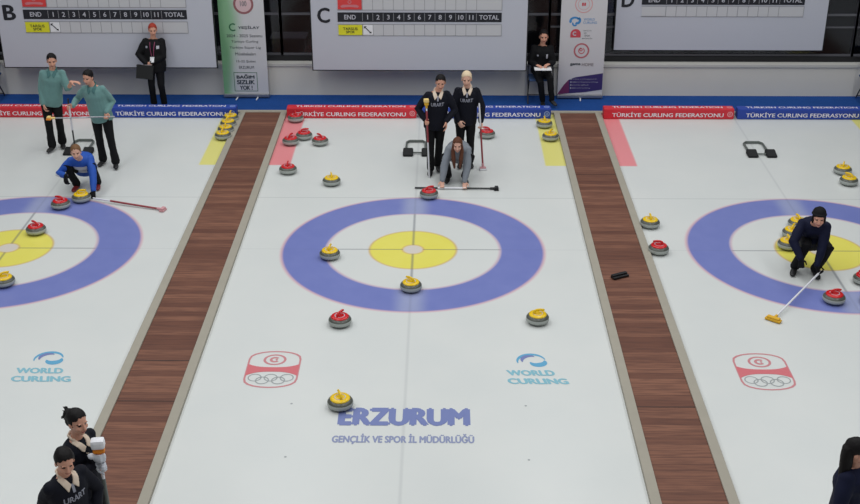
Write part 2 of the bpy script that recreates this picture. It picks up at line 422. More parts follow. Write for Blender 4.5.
# ------------------------------------------------------------------ prints in the ice (children of their sheet)
Z0 = .0015
def olympic(parent, cx, cy, skew):
    W, H = .62, .82
    g = lambda x, y: (cx+x+skew*y, cy+y, Z0)
    bm = nb()
    def outline(w, h, n=10):                           # barrel shape: straight sides, arched top and bottom
        pts = []
        for i in range(n+1):
            a = math.pi*(i/n); pts.append((w/2*math.cos(a), h*.27+h*.23*math.sin(a)**.8))
        for i in range(n+1):
            a = math.pi+math.pi*(i/n); pts.append((w/2*math.cos(a), -h*.27+h*.23*-(abs(math.sin(a))**.8)))
        return pts
    A, B = outline(W, H), outline(W-.045, H-.05)
    va = [bm.verts.new(g(*p)) for p in A]; vb = [bm.verts.new(g(*p)) for p in B]
    n = len(va)
    for i in range(n): bm.faces.new((va[i], va[(i+1) % n], vb[(i+1) % n], vb[i]))
    obj('printed_outline', bm, M['i_redl'], parent)
    bm = nb(); P = []
    for i in range(13):
        x = -W/2+.012+(W-.024)*i/12; e = abs(i-6)/6
        P.append((x, .04+.07*e**3, -.06-.09*e**3))
    gb = lambda x, y: (cx+x, cy+y, Z0+.0006)
    for i in range(12):
        a, b = P[i], P[i+1]
        bm.faces.new([bm.verts.new(gb(*q)) for q in ((a[0], a[2]), (b[0], b[2]), (b[0], b[1]), (a[0], a[1]))])
    obj('printed_band', bm, M['i_red'], parent)
    bm = nb(); f = lambda x, y: g(x, y)
    ring2d(bm, 0, .21, 0, .105, .135, ey=.9, f=f); obj('printed_ring', bm, M['i_redl'], parent)
    bm = nb(); ring2d(bm, 0, .21, 0, .03, .062, a0=40, a1=320, f=f); ring2d(bm, .02, .21, 0, .0, .015, f=f)
    obj('printed_crescent', bm, M['i_redl'], parent)
    bm = nb()
    for i, (x, y) in enumerate(((-.16, -.20), (0, -.20), (.16, -.20), (-.08, -.26), (.08, -.26))):
        ring2d(bm, x*1.15, y+.01, 0, .066, .080, f=lambda a, b, i=i: (cx+a, cy+b, Z0+.0004*i))
    obj('printed_five_rings', bm, M['i_grey'], parent)
def world_curling(parent, cx, cy):
    g = lambda x, y: (cx+x, cy+y, Z0)
    text('printed_text', 'WORLD', (cx-.05, cy-.02, Z0), M['i_cyan'], parent, .56, .125, flat=True, bold=.06, shear=-.25)
    text('printed_text', 'CURLING', (cx+.03, cy-.20, Z0), M['i_cyan'], parent, .70, .125, flat=True, bold=.06, shear=-.25)
    bm = nb()
    def cres(x, y, R, a0, a1, w, ey, n=22):
        prev = None
        for k in range(n+1):
            t = k/n; a = math.radians(a0+(a1-a0)*t); ww = w*math.sin(math.pi*min(1, max(.02, t)))+.006
            A = bm.verts.new(g(x+(R-ww)*math.cos(a), y+(R-ww)*ey*math.sin(a))); B = bm.verts.new(g(x+(R+ww)*math.cos(a), y+(R+ww)*ey*math.sin(a)))
            if prev: bm.faces.new((prev[0], A, B, prev[1]))
            prev = (A, B)
    cres(-.02, .24, .165, 15, 195, .018, .95); cres(.05, .235, .085, -170, 20, .045, .9)
    obj('printed_swirl', bm, M['i_cyan2'], parent)
    g = lambda x, y: (cx+x, cy+y, Z0+.0008)
    bm = nb(); cres(-.03, .26, .10, 60, 200, .022, 1.0)
    obj('printed_swirl', bm, M['i_blue'], parent)
for k in ('B', 'C', 'D'):
    if k != 'B': olympic(ice[k], -1.55, -3.22, .0)
    if k != 'D': world_curling(ice[k], 1.475, -3.26)
text('printed_text', 'ERZURUM', (0, -4.20, Z0), M['i_blue'], ice['C'], 1.43, .35, flat=True, bold=.075)
text('printed_text', 'GENÇLİK VE SPOR İL MÜDÜRLÜĞÜ', (0, -4.62, Z0), M['i_blue2'], ice['C'], 1.50, .20, flat=True, bold=.055)
for (x, y) in ((-1.25, -3.95), (-1.20, -4.95), (1.33, -3.97), (1.30, -4.98)):
    bm = nb(); ring2d(bm, x, y, Z0, 0, .014, n=12); obj('printed_dot', bm, M['i_grey'], ice['C'])

# ------------------------------------------------------------------ back wall
bm = nb(); box(bm, -12.9, 12.9, 6.80, 7.02, -.12, .57)
tag(obj('wall_back', bm, M['wall_base']), kind='structure')
boxobj('trim_sill', (-12.9, 12.9, 6.77, 7.06, .57, .62), M['sill'], kind='structure')
boxobj('trim_dark_rail', (-12.9, 12.9, 6.96, 7.06, .62, .72), M['dark_frame'], kind='structure')
boxobj('wall_upper', (-12.9, 12.9, 6.94, 7.10, 2.75, 5.0), M['dark_room'], kind='structure')
win = [(-12.4, -7.9), (-7.9, -3.2), (-3.2, -2.63), (-2.63, 2.4), (2.4, 3.3), (3.3, 8.12), (8.12, 12.4)]
for i, (a, b) in enumerate(win):
    w = bpy.data.objects.new('window_%d' % (i+1), None); C.objects.link(w); w.location = ((a+b)/2, 7.02, .72); tag(w, kind='structure')
    h = (b-a)/2; bm = nb()
    for zz in (.02, .79, 1.98): box(bm, -h, h, -.02, .03, zz-.02, zz+.02)
    if i >= 4: box(bm, -h, h, -.02, .03, .54, .57)
    for xx in (-h, h): box(bm, xx-.022, xx+.022, -.03, .04, 0, 2.03)
    obj('window_frame', bm, M['mullion'], w)
    boxobj('window_pane', (-h+.02, h-.02, .0, .008, .03, 1.97), M['glass'], w)
boxobj('wall_room_back', (-12.9, 12.9, 9.4, 9.5, -.12, 5), M['dark_room'], kind='structure')
boxobj('floor_room', (-12.9, 12.9, 7.02, 9.4, -.12, .0), M['dark_room'], kind='structure')
# storage bin standing behind the window glass
t = thing('storage_bin', 'grey storage bin behind the dark window between scoreboards B and C', 'bin', (-2.58, 7.75, 0))
boxobj('stand', (-.32, .32, -.2, .2, .0, .42), M['dark_frame'], t)
bm = nb(); vs = box(bm, -.33, .33, -.22, .22, .42, .86)
for v in vs[:4]: v.co.x *= .86; v.co.y *= .86
obj('bin_body', bm, M['bin'], t)
boxobj('lid', (-.35, .35, -.24, .24, .86, .90), M['bin'], t, bev=.008)

# ------------------------------------------------------------------ scoreboards
def board(letter, cx, y, z0, label, W=3.95, plate0='yellow_plate', sc=.988, dz=0):
    t = thing('scoreboard', label, 'scoreboard', (cx, y, z0), 0, 'white hanging scoreboards along the back wall')
    H = 2.05
    boxobj('panel', (-W/2, W/2, 0, .04, 0, H), M['white_panel'], t, bev=.004)
    bm = nb(); box(bm, -W/2-.015, W/2+.015, .008, .055, -.018, .006); box(bm, -W/2-.018, -W/2, .008, .055, -.018, H); box(bm, W/2, W/2+.018, .008, .055, -.018, H)
    obj('panel_frame', bm, M['dark_frame'], t)
    for xx in (-1.2, 1.2): boxobj('wall_bracket', (xx-.03, xx+.03, .04, 6.99-y, 1.2, 1.26), M['dark_frame'], t)
    text('sheet_letter', letter, (-1.745, -.003, 1.03+dz*1.5), M['black_panel'], t, .235, .285, bold=.035)
    xa, xb = -1.49, 1.505; lab = .455; n = 11; tot = .46
    cw = (xb-xa-lab-tot)/n
    bm = nb(); box(bm, xa, xb, -.006, 0, .912+dz, 1.085+dz)
    for i in range(n+1):
        x = xa+lab+cw*i; box(bm, x-.004, x+.004, -.0075, -.006, .93+dz, 1.07+dz, mi=1)
    obj('header_bar', bm, [M['black_panel'], M['line']], t)
    text('header_text', 'END', (xa+lab/2, -.008, 1.0+dz), M['text_white'], t, .21, .085, bold=.02)
    for i in range(n):
        text('header_text', str(i+1), (xa+lab+cw*(i+.5), -.008, 1.0+dz), M['text_white'], t, None, .088, bold=.02)
    text('header_text', 'TOTAL', (xb-tot/2, -.008, 1.0+dz), M['text_white'], t, .36, .085, bold=.02)
    for k, (z0_, z1_, plate) in enumerate(((.655+dz*.3, .865+dz*.6, plate0), (1.13+dz, 1.34+dz, 'red_plate'))):
        boxobj('score_row', (xa+lab, xb, -.004, 0, z0_, z1_), M['cell'], t)
        bm = nb()
        for i in range(n+2):
            x = xa+lab+cw*i if i <= n else xb
            box(bm, x-.005, x+.005, -.006, -.004, z0_, z1_)
        for zz in (z0_, z1_): box(bm, xa, xb, -.006, -.004, zz-.006, zz+.006)
        obj('score_grid', bm, M['line'], t)
        pl = boxobj('name_plate', (xa+.01, xa+lab-.01, -.012, 0, z0_+.012, z1_-.012), M[plate], t)
        if k == 0 and plate0 != 'cell':
            text('name_text', 'TARSUS', (xa+lab/2, -.014, .785), M['black_panel'], pl, .27, .05, bold=.02)
            text('name_text', 'SPOR', (xa+lab/2, -.014, .725), M['black_panel'], pl, .16, .05, bold=.02)
            mk = boxobj('hammer_marker', (xa+lab+.01, xa+lab+cw-.004, -.010, 0, z0_+.02, z1_-.015), M['white'], t)
            bm = nb(); f = lambda x, y: (xa+lab+cw/2+x, -.012, .765+y)
            poly2d(bm, [(-.06, .045), (-.05, .058), (.055, -.05), (.045, -.064)], f)
            poly2d(bm, [(-.072, .02), (-.072, .066), (-.02, .066)], f); poly2d(bm, [(.02, -.06), (.06, -.03), (.07, -.066)], f)
            obj('hammer_sign', bm, M['black_panel'], mk)
        elif k == 1:
            bm = nb(); f = lambda x, y: (xa+lab/2+x, -.014, 1.25+y)
            poly2d(bm, [(-.17, -.045), (-.12, -.02), (.12, -.02), (.17, -.045), (.15, -.075), (.0, -.06), (-.15, -.075)], f)
            ring2d(bm, 0, .03, 0, .02, .035, f=f); obj('plate_emblem', bm, M['pink'], pl)
    t.scale = (sc, 1, sc)
    return t
board('B', -5.70, 6.25, .702, 'white scoreboard marked B, hanging behind the left sheet')
board('C', -.019, 6.25, .663, 'white scoreboard marked C, hanging behind the middle sheet')
board('D', 5.567, 6.90, .862, 'white scoreboard marked D, hanging higher than the other scoreboards', 3.90, 'cell', 1, -.05)

# ------------------------------------------------------------------ roll-up banners
def rollup(cx, y, z, label, sx0, m):
    t = thing('rollup_banner', label, 'banner', (cx, y, 0))
    W = .84
    base = nb(); box(base, -W/2-.01, W/2+.01, -.05, .06, .02, .085, bev=.015); obj('base_cassette', base, M['alu'], t)
    for s in sx0:
        bm = nb(); loft(bm, [(s, .03, .02), (s-.02, -.16, .012)], [.012, .012], n=8)
        obj('foot', bm, M['white'], t)
    boxobj('print_panel', (-W/2, W/2, -.006, .0, .08, 2.12), m, t)
    boxobj('top_rail', (-W/2, W/2, -.012, .008, 2.12, 2.15), M['alu'], t)
    boxobj('support_pole', (-.01, .01, .012, .03, .05, 2.13), M['alu'], t)
    return t
t = rollup(-3.30, 6.62, 0, 'tall white and green roll-up banner standing left of scoreboard C', (-.16, .22), M['green_banner'])
t.location.x = -3.29
yF = -.0085
def circ(bm, x, z, r0, r1, **k): ring2d(bm, x, z, 0, r0, r1, f=lambda a, b: (a, yF, b), **k)
bm = nb(); circ(bm, .05, 1.79, .145, .185); obj('printed_ring', bm, mat('dusky_ring', srgb(150, 96, 100), .5), t)
bm = nb(); circ(bm, .05, 1.79, .0, .145); obj('printed_disc', bm, mat('disc_pale', srgb(216, 186, 190), .5), t)
text('printed_text', '100', (.05, yF-.001, 1.80), M['logo_grey'], t, .12, .10, bold=.03)
bm = nb(); circ(bm, -.17, 1.36, .05, .075, a0=50, a1=310); obj('printed_crescent', bm, M['banner_green_text'], t)
text('printed_text', 'YEŞİLAY', (.12, yF, 1.355), M['banner_text'], t, .40, .075, bold=.035)
for i, (s, w) in enumerate((('2024 - 2025 Sezonu', .66), ('Türkiye Curling', .50), ('Türkiye Süper Lig', .58), ('Müsabakaları', .38), ('15-22 Şubat', .36), ('ERZURUM', .28))):
    text('printed_text', s, (.03, yF, 1.20-i*.115-(.03 if i > 3 else 0)), M['banner_text'], t, w, .055, bold=.005)
bm = nb()
for b in ((-.22, .22, .49, .50), (-.22, .22, .13, .14), (-.22, -.21, .13, .50), (.21, .22, .13, .50)):
    poly2d(bm, [(b[0], b[2]), (b[1], b[2]), (b[1], b[3]), (b[0], b[3])], lambda a, c: (a, yF, c))
obj('printed_box', bm, M['banner_green_text'], t)
for i, (s, w) in enumerate((('BAĞIM', .34), ('SIZLIK', .34), ('YOK !', .24))):
    text('printed_text', s, (.0, yF-.001, .42-i*.11), M['banner_text'], t, w, .085, bold=.05)

t = rollup(2.99, 6.62, 0, 'tall white roll-up banner with logos beside the seated official', (.02,), M['banner_white'])
bm = nb(); circ(bm, -.01, 1.80, .145, .16); circ(bm, -.01, 1.80, .10, .108); obj('printed_ring', bm, mat('ring_pale', srgb(215, 150, 152), .5), t)
text('printed_text', 'ıı', (-.01, yF, 1.80), M['logo_red'], t, .07, .06, bold=.04)
bm = nb()
circ(bm, -.16, 1.49, .05, .09, a0=30, a1=210, ex=1.15, ey=.9); circ(bm, -.12, 1.50, .03, .075, a0=-120, a1=60); circ(bm, -.16, 1.44, .02, .05, a0=150, a1=330)
obj('printed_swirl', bm, M['wc_blue'], t)
text('printed_text', 'WORLD', (.10, yF, 1.52), M['wc_blue'], t, .20, .045); text('printed_text', 'CURLING', (.12, yF, 1.46), M['wc_blue'], t, .25, .045)
bm = nb(); f = lambda a, b: (a, yF, b)
poly2d(bm, [(-.23, 1.18)]+[(-.135+.095*math.cos(math.radians(a)), 1.25+.09*math.sin(math.radians(a))) for a in range(180, -1, -20)]+[(-.04, 1.18)], f)
obj('printed_badge', bm, M['logo_red'], t)
bm = nb(); ring2d(bm, -.15, 1.255, 0, .022, .04, a0=40, a1=320, f=lambda a, b: (a, yF-.002, b)); obj('printed_crescent', bm, M['text_white'], t)
for i, s in enumerate(('GENÇLİK', 'VE', 'SPOR', 'BAKANLIĞI')): text('printed_text', s, (.08 if i != 1 else .04, yF, 1.31-i*.048), M['banner_text'], t, (.15, .05, .10, .18)[i], .03)
bm = nb(); circ(bm, -.01, .93, .115, .145); obj('printed_ring', bm, mat('ring_red', srgb(186, 104, 112), .5), t)
bm = nb(); circ(bm, -.01, .93, .045, .06, a0=100, a1=420); circ(bm, -.02, .95, .015, .03); obj('printed_mark', bm, M['logo_red'], t)
text('printed_text', 'gama', (-.11, yF, .665), M['banner_text'], t, .20, .055, bold=.05); text('printed_text', 'HOME', (.12, yF, .665), M['logo_grey'], t, .22, .06, bold=.03)
bm = nb(); f2 = lambda a, b: (a, yF, b)
poly2d(bm, [(-.415, .10), (-.30, .28), (-.22, .37), (-.1, .42), (.415, .50), (.415, .18), (.1, .13), (-.415, .085)], f2)
obj('printed_wave', bm, mat('violet_wave', srgb(56, 44, 104), .5), t)
bm = nb(); poly2d(bm, [(-.415, .10), (-.30, .28), (-.22, .37), (-.20, .12), (-.415, .085)], lambda a, b: (a, yF-.001, b)); obj('printed_wave', bm, mat('plum_wave', srgb(112, 44, 92), .5), t)
for i, w in enumerate((.46, .48, .30, .34)):
    text('printed_text', ('www.curling.gov.tr', '@turkiyecurling', 'curlingfed', '@turkcurling')[i], (-.15+w/2, yF-.002, .385-i*.058), M['text_white'], t, w, .022)
    bm = nb(); ring2d(bm, -.175, .385-i*.058, 0, 0, .013, n=12, f=lambda a, b: (a, yF-.002, b)); obj('printed_icon', bm, M['text_white'], t)

# ------------------------------------------------------------------ stones
def make_stone(colr):
    t = thing('curling_stone', 'x', 'curling stone')
    bm = nb()
    prof = [(.058, 0), (.066, .004), (.10, .012), (.128, .026), (.1405, .043), (.1425, .050), (.1425, .078), (.1405, .083), (.130, .100), (.112, .113), (.098, .118), (.06, .119)]
    mi = [0, 0, 0, 2, 2, 1, 2, 2, 2, 2, 2, 2]
    mi = [0, 0, 0, 0, 1, 1, 1, 2, 2, 2, 2, 2]
    lathe(bm, prof, 36, mi)
    o = obj('granite_body', bm, [M['granite'], M['granite_band'], M['granite_dark']], t, smooth=True)
    bm = nb(); n = 40; top = []; rim = []
    lathe(bm, [(.106, .108), (.111, .116), (.107, .126), (.088, .132), (.03, .133)], 36)
    obj('coloured_cap', bm, M['stone_'+colr], t, smooth=True)
    bm = nb()
    loft(bm, [(-.045, 0, .125), (-.046, 0, .150), (-.036, 0, .170), (-.010, 0, .180), (.035, 0, .178), (.075, 0, .172)], [(.017, .022), (.015, .018), (.014, .016), (.013, .015), (.014, .017), (.012, .014)], ref=V((0, 1, 0)), n=12)
    obj('handle', bm, M['stone_'+colr], t, smooth=True)
    bm = nb(); ring2d(bm, 0, 0, .1345, .055, .064, n=30); obj('cap_ring', bm, M['text_white'], t)
    return t
protos = {}
def stone(colr, x, y, rz, label):
    t = protos.get(colr)
    if t is None: t = protos[colr] = make_stone(colr)
    else:
        r = t.copy(); C.objects.link(r)
        for c in t.children:
            d = c.copy(); C.objects.link(d); d.parent = r
        t = r
    t.location = (x, y, 0); t.rotation_euler = (0, 0, math.radians(rz)); t['label'] = label; t['category'] = 'curling stone'
    t['group'] = colr+' handled curling stones'
R_, Y_ = 'red', 'yellow'
STONES = [
 (R_, -.851, -2.163, 60, 'red stone in front of the middle house, nearer the camera than its blue ring'),
 (Y_, -.705, -4.014, 110, 'yellow stone touching the E of ERZURUM'),
 (Y_, .002, -1.228, 140, 'yellow stone on the front blue ring of the middle house'),
 (Y_, -1.136, -.28, 80, 'yellow stone on the left inside edge of the middle blue ring, by the tee line'),
 (Y_, 1.59, -2.084, 10, 'yellow stone just right of the middle house, above the WORLD CURLING print'),
 (R_, .204, 1.842, 30, 'red stone in front of the crouching woman in grey'),
 (R_, 1.179, 4.507, 150, 'red stone behind the woman with blonde hair'),
 (Y_, -1.331, 2.352, 100, 'yellow stone alone behind the back line of the middle sheet, left side'),
 (R_, -2.072, 2.83, 90, 'red stone below the red strip of the middle sheet, nearest the camera of its cluster'),
 (R_, -2.177, 4.134, 70, 'red stone halfway along the middle red strip, touching another on its right'),
 (R_, -1.975, 4.406, 20, 'red stone between the strip stone and the loose stone on its right'),
 (R_, -1.675, 4.129, 130, 'rightmost red stone of the cluster at the back left of the middle sheet'),
 (R_, -2.222, 5.30, 100, 'red stone pressed against the red bumper in the back left corner of the middle sheet'),
 (Y_, 2.21, 5.038, 90, 'yellow stone farthest back on the middle yellow strip, beside the walkway'),
 (Y_, 2.264, 4.382, 60, 'yellow stone on the middle yellow strip, nearer the camera of the pair'),
 (R_, -5.33, 1.409, 160, 'red stone next to the yellow one in front of the crouching woman in blue'),
 (Y_, -5.085, 1.66, 20, 'yellow stone by the hand of the crouching woman in blue'),
 (R_, -5.42, .489, 140, 'red stone in the left house at the edge of the yellow circle'),
 (Y_, -5.348, -1.133, 40, 'yellow stone cut by the left edge of the photo'),
 (Y_, -3.375, 4.39, 80, 'nearest of the four yellow stones in a row on the left sheet'),
 (Y_, -3.375, 4.69, 100, 'second nearest of the four yellow stones in a row on the left sheet'),
 (Y_, -3.38, 4.99, 60, 'third of the four yellow stones in a row, counted from the camera'),
 (Y_, -3.385, 5.295, 90, 'farthest of the four yellow stones in a row, against the blue bumper'),
 (R_, 5.413, -1.514, 10, 'red stone in the right house in front of the bending woman'),
 (R_, 5.963, -.974, 170, 'red stone cut by the right edge, farther back of the two'),
 (R_, 5.885, -1.526, 50, 'red stone cut by the right edge, nearer the camera of the two'),
 (Y_, 6.831, 2.885, 70, 'yellow stone at the right edge behind the right house, farther back of the pair'),
 (Y_, 6.79, 2.43, 130, 'yellow stone at the right edge behind the right house, nearer of the pair'),
 (Y_, 5.56, .80, 100, 'farthest of the three yellow stones behind the bending woman'),
 (Y_, 5.395, .47, 60, 'middle one of the three yellow stones behind the bending woman'),
 (Y_, 5.236, .092, 90, 'nearest of the three yellow stones behind the bending woman'),
 (Y_, 3.422, .796, 90, 'yellow stone between the right walkway and the right house'),
 (R_, 3.406, -.081, 170, 'red stone between the right walkway and the right house'),
]
for s in STONES: stone(*s)

# ------------------------------------------------------------------ hacks
def hack(x, y, label):
    t = thing('hack', label, 'hack', (x, y, 0), 0, 'starting hacks')
    for s in (-1, 1):
        bm = nb(); vs = box(bm, s*.155-.085, s*.155+.085, -.10, .12, 0, .085)
        for v in vs[4:6]: v.co.z = .03
        bmesh.ops.bevel(bm, geom=bm.edges[:], offset=.012, segments=2, affect='EDGES')
        obj('rubber_foothold', bm, M['rubber'], t)
    bm = nb(); pts = []
    for (px, py) in ((-.15, .02), (-.19, .10), (-.19, .50), (-.14, .57), (.08, .57), (.13, .50), (.13, .10), (.13, .02)): pts.append((px, py, .03))
    loft(bm, pts, [(.024, .016)]*len(pts), ref=V((0, 0, 1)), n=8)
    obj('metal_frame', bm, M['steel'], t)
    bm = nb(); loft(bm, [(-.15, .02, .03), (.13, .02, .03)], [.014, .014], n=8); obj('cross_bar', bm, M['steel'], t)
hack(-5.68, 3.66, 'black hack with metal frame behind the crouching woman in blue')
hack(-.01, 3.66, 'black hack with metal frame beside the dark-haired woman on the middle sheet')
hack(5.72, 3.65, 'black hack with metal frame standing clear on the right sheet')
t = thing('black_case', 'small black case lying on the right-hand brown walkway', 'case', (2.765, -.885, .025), math.radians(27))
bm = nb(); box(bm, -.12, .12, -.045, .045, 0, .035, bev=.01); obj('case_body', bm, M['black_plastic'], t)
bm = nb(); box(bm, -.115, .115, -.01, .04, .033, .055, bev=.008); obj('flap', bm, M['black_plastic'], t)

# ------------------------------------------------------------------ brooms
def broom(a, b, label, shaft, pad, headbody, band=None, hw=.19, pt=.05, pd=.072):
    """a = handle end, b = head end, world coordinates"""
    a, b = V(a), V(b); ax = (b-a).normalized()
    t = thing('curling_broom', label, 'broom', a)
    L = lambda p: V(p)-a
    bm = nb(); loft(bm, [L(a), L(b-ax*.03)], [.0135, .0125], n=10); obj('shaft', bm, M[shaft], t, smooth=True)
    if band:
        bm = nb(); loft(bm, [L(a+(b-a)*band[1]), L(a+(b-a)*band[2])], [.0155, .0155], n=10); obj('shaft_grip', bm, M[band[0]], t, smooth=True)
    lay = V((ax.y, -ax.x, 0)) if abs(ax.z) < .8 else V((1, .15, 0))
    lay.normalize(); up = lay.cross(ax)
    if abs(ax.z) < .45: nrm = V((0, 0, 1)); lay2 = lay
    else: nrm = -ax if ax.z < 0 else ax; nrm = nrm.normalized(); lay2 = lay
    third = nrm.cross(lay2).normalized()
    R = Matrix((lay2, third, nrm)).transposed().to_4x4()
    def slab(name, w, d, z0, z1, m, bev):
        bm = nb(); box(bm, -w/2, w/2, -d/2, d/2, z0, z1, bev=bev)
        bmesh.ops.transform(bm, matrix=Matrix.Translation(L(b)) @ R, verts=bm.verts[:]); obj(name, bm, M[m], t)
    s = 1 if (abs(ax.z) < .45 or ax.z < 0) else -1
    if s > 0:
        slab('head_pad', hw, .072, -.022, .006, pad, .008); slab('head_body', hw*.82, .055, .006, .03, headbody, .008)
    else:
        slab('head_pad', hw, pd, -.006, pt, pad, .012 if pt < .08 else .03); slab('head_body', hw*.82, .055, -.05, -.006, headbody, .01)
    bm = nb(); loft(bm, [L(b-ax*.09), L(b)], [.019, .022], n=10); obj('swivel_collar', bm, M[headbody], t, smooth=True)
    return t

# ------------------------------------------------------------------ people
def ik(A, T, l1, l2, pole):
    d = T-A; L = d.length
    if L > (l1+l2)*.998: T = A+d*((l1+l2)*.998/L); d = T-A; L = d.length
    L = max(L, abs(l1-l2)+.02)
    u = d.normalized(); x = (l1*l1-l2*l2+L*L)/(2*L); h = math.sqrt(max(0, l1*l1-x*x))
    p = V(pole); p = p-u*p.dot(u)
    if p.length < 1e-4: p = V((0, -1, 0))-u*V((0, -1, 0)).dot(u)
    return A+u*x+p.normalized()*h, T

def hand_geo(bm, wrist, d, n, side, s, curl=25, thumb=.5, fat=1):
    """side: +1 for the person's right hand (image left when facing us)"""
    d = V(d).normalized(); n = V(n); n = (n-d*n.dot(d)).normalized(); t = d.cross(n)*side
    P = lambda a, b, c: wrist+(d*a+t*b+n*c)*s
    loft(bm, [P(-.02, 0, 0), P(.02, 0, 0), P(.055, .001, 0), P(.085, .0, .002)], [(.026*s, .020*s), (.034*s, .017*s), (.040*s, .016*s), (.038*s, .013*s)], ref=t, n=14)
    for i, (off, ln) in enumerate(((.030, .92), (.010, 1.0), (-.010, .94), (-.029, .76))):
        p = P(.082, off, 0); pts = [P(.06, off*.95, 0), p]; ang = 0
        for j, L in enumerate((.044, .027, .021)):
            ang += math.radians(curl*(.8 if j == 0 else 1.05))
            v = d*math.cos(ang)+n*math.sin(ang); p = p+v*L*ln*s; pts.append(p)
        r = .0088*s*fat; loft(bm, pts, [r*1.05, r*1.05, r, r*.92, r*.8], ref=t, n=8)
    b0 = P(.018, .022, .004); v1 = (d*.55+t*.75+n*.35*thumb*2).normalized(); v2 = (d*.85+t*.15+n*.6*thumb*2).normalized()
    b1 = b0+v1*.042*s; b2 = b1+v2*.032*s; b3 = b2+v2*.024*s
    loft(bm, [b0, b1, b2, b3], [.0135*s, .012*s, .0105*s, .0085*s], ref=n, n=8)

def person(label, S):
    s = S.get('s', 1.0)
    base = V(S['base'])
    t = thing('person', label, 'person', base)
    W = lambda p: V(p)-base
    pel, nk, hd = W(S['pel']), W(S['nk']), W(S['hd'])
    ts = V(S.get('ts', (1, 0, 0))).normalized(); ps = V(S.get('ps', S.get('ts', (1, 0, 0)))).normalized()
    # head frame
    fd = V(S['fd']); fd.z += .20; fd.normalize(); up = V(S.get('hup', (0, 0, 1))); up = (up-fd*up.dot(fd)).normalized(); hx = -fd.cross(up); hx = -hx if hx.dot(ts) < 0 else hx
    Hm = Matrix((hx, fd, up)).transposed(); k = S.get('hs', 1.0)*max(s, .95)
    hf = lambda x, y, z: hd+Hm @ V((x, y, z))*k
    tax = (nk-pel).normalized()
    sh = {'a': nk-tax*.068*s-ts*.152*s, 'b': nk-tax*.068*s+ts*.152*s}
    hip = {'a': pel-ps*.088*s, 'b': pel+ps*.088*s}
    J = {}
    for q in 'ab':
        el, wr = ik(sh[q], W(S['w'+q]), .285*s, .25*s, S['e'+q]); kn, an = ik(hip[q], W(S['f'+q]), .425*s, .405*s, S['k'+q])
        J[q] = (el, wr, kn, an)
    fwd = ts.cross(V((0, 0, 1))); fwd = fwd if fwd.dot(V(S['fd'])) > 0 else -fwd
    bnd = S.get('bend', (0, 0, 0)); mid = (pel+nk)/2+V(bnd)
    tf = (fwd-tax*fwd.dot(tax)).normalized()
    # --- body with head, neck, limbs, hands
    bm = nb()
    ell(bm, hf(0, -.012, .030), (.074*k, .094*k, .088*k), Hm, 20)
    ell(bm, hf(0, .022, -.030), (.060*k, .066*k, .080*k), Hm, 18)
    ell(bm, hf(0, .052, -.088), (.026*k, .026*k, .022*k), Hm, 12)
    for sx in (-1, 1):
        ell(bm, hf(sx*.036, .060, -.030), (.024*k, .022*k, .026*k), Hm, 10)
        ell(bm, hf(sx*.074, -.008, -.012), (.010*k, .020*k, .031*k), Hm, 10)
        ell(bm, hf(sx*.030, .077, .022), (.020*k, .010*k, .008*k), Hm, 10)
    loft(bm, [hf(0, .080, .018), hf(0, .096, -.008), hf(0, .106, -.030), hf(0, .092, -.040)], [.007*k, .009*k, (.014*k, .012*k), .010*k], ref=hx, n=8)
    ell(bm, hf(0, .086, -.060), (.024*k, .009*k, .010*k), Hm, 10)
    loft(bm, [nk-tax*.05*s, nk+(hd-nk)*.35, hf(0, -.012, -.05)], [(.058*s, .056*s), (.050*s, .052*s), (.050*k, .052*k)], ref=ts)
    loft(bm, [pel-tax*.03*s, pel+(mid-pel)*.6, mid, nk-tax*.14*s, nk-tax*.05*s], [(.145*s, .10*s), (.13*s, .095*s), (.125*s, .09*s), (.15*s, .10*s), (.12*s, .07*s)], ref=ts)
    for q, sd in (('a', 1), ('b', -1)):
        el, wr, kn, an = J[q]
        loft(bm, [sh[q], sh[q].lerp(el, .5), el, el.lerp(wr, .4), wr], [.040*s, .040*s, .036*s, .035*s, .025*s], ref=ts, c0=.4)
        loft(bm, [hip[q], hip[q].lerp(kn, .5), kn, kn.lerp(an, .35), an], [.080*s, .070*s, .052*s, .052*s, .036*s], ref=ps)
        d = S.get('hd'+q) or tuple(wr-el); n_ = S.get('hn'+q) or tuple(-fwd.cross(V((0, 0, 1)))*0+ts*sd)
        if not S.get('glove'+q): hand_geo(bm, wr, d, n_, sd, s, S.get('curl'+q, 25))
    me = remesh(bm, S.get('vox', .0065), 2)
    skin = M[S.get('skin', 'skin')]
    body = link('body', me, [skin, M['lips'], M['eye'], M[S.get('brow', 'hair_black')]], t)
    Hi = Hm.transposed()
    for f in me.polygons:
        c = Hi @ (f.center-hd)/k
        if c.y < .05 or abs(c.z) > .09: continue
        if abs(c.x) < .024 and -.069 < c.z < -.053 and c.y > .078: f.material_index = 1
        elif (abs(abs(c.x)-.031)/.014)**2+((c.z-.002)/.0075)**2 < 1: f.material_index = 2
        elif abs(abs(c.x)-.032) < .018 and .018 < c.z+abs(abs(c.x)-.030)*.3 < .0275: f.material_index = 3
    # gloves
    for q, sd in (('a', 1), ('b', -1)):
        g = S.get('glove'+q)
        if g:
            bm = nb(); el, wr, kn, an = J[q]; d = S.get('hd'+q) or tuple(wr-el); n_ = S.get('hn'+q) or tuple(ts*sd)
            hand_geo(bm, wr, d, n_, sd, s*1.06, S.get('curl'+q, 25), fat=1.15)
            dd = (wr-el).normalized(); loft(bm, [wr-dd*.045, wr+dd*.01], [.034*s, .032*s], ref=ts)
            link('glove', remesh(bm, .006, 2), M[g], t)
    # --- trousers
    bm = nb()
    loft(bm, [pel+tax*.09*s, pel, pel-tax*.05*s], [(.145*s, .105*s), (.165*s, .118*s), (.15*s, .11*s)], ref=ps)
    fl = S.get('flare', .066)
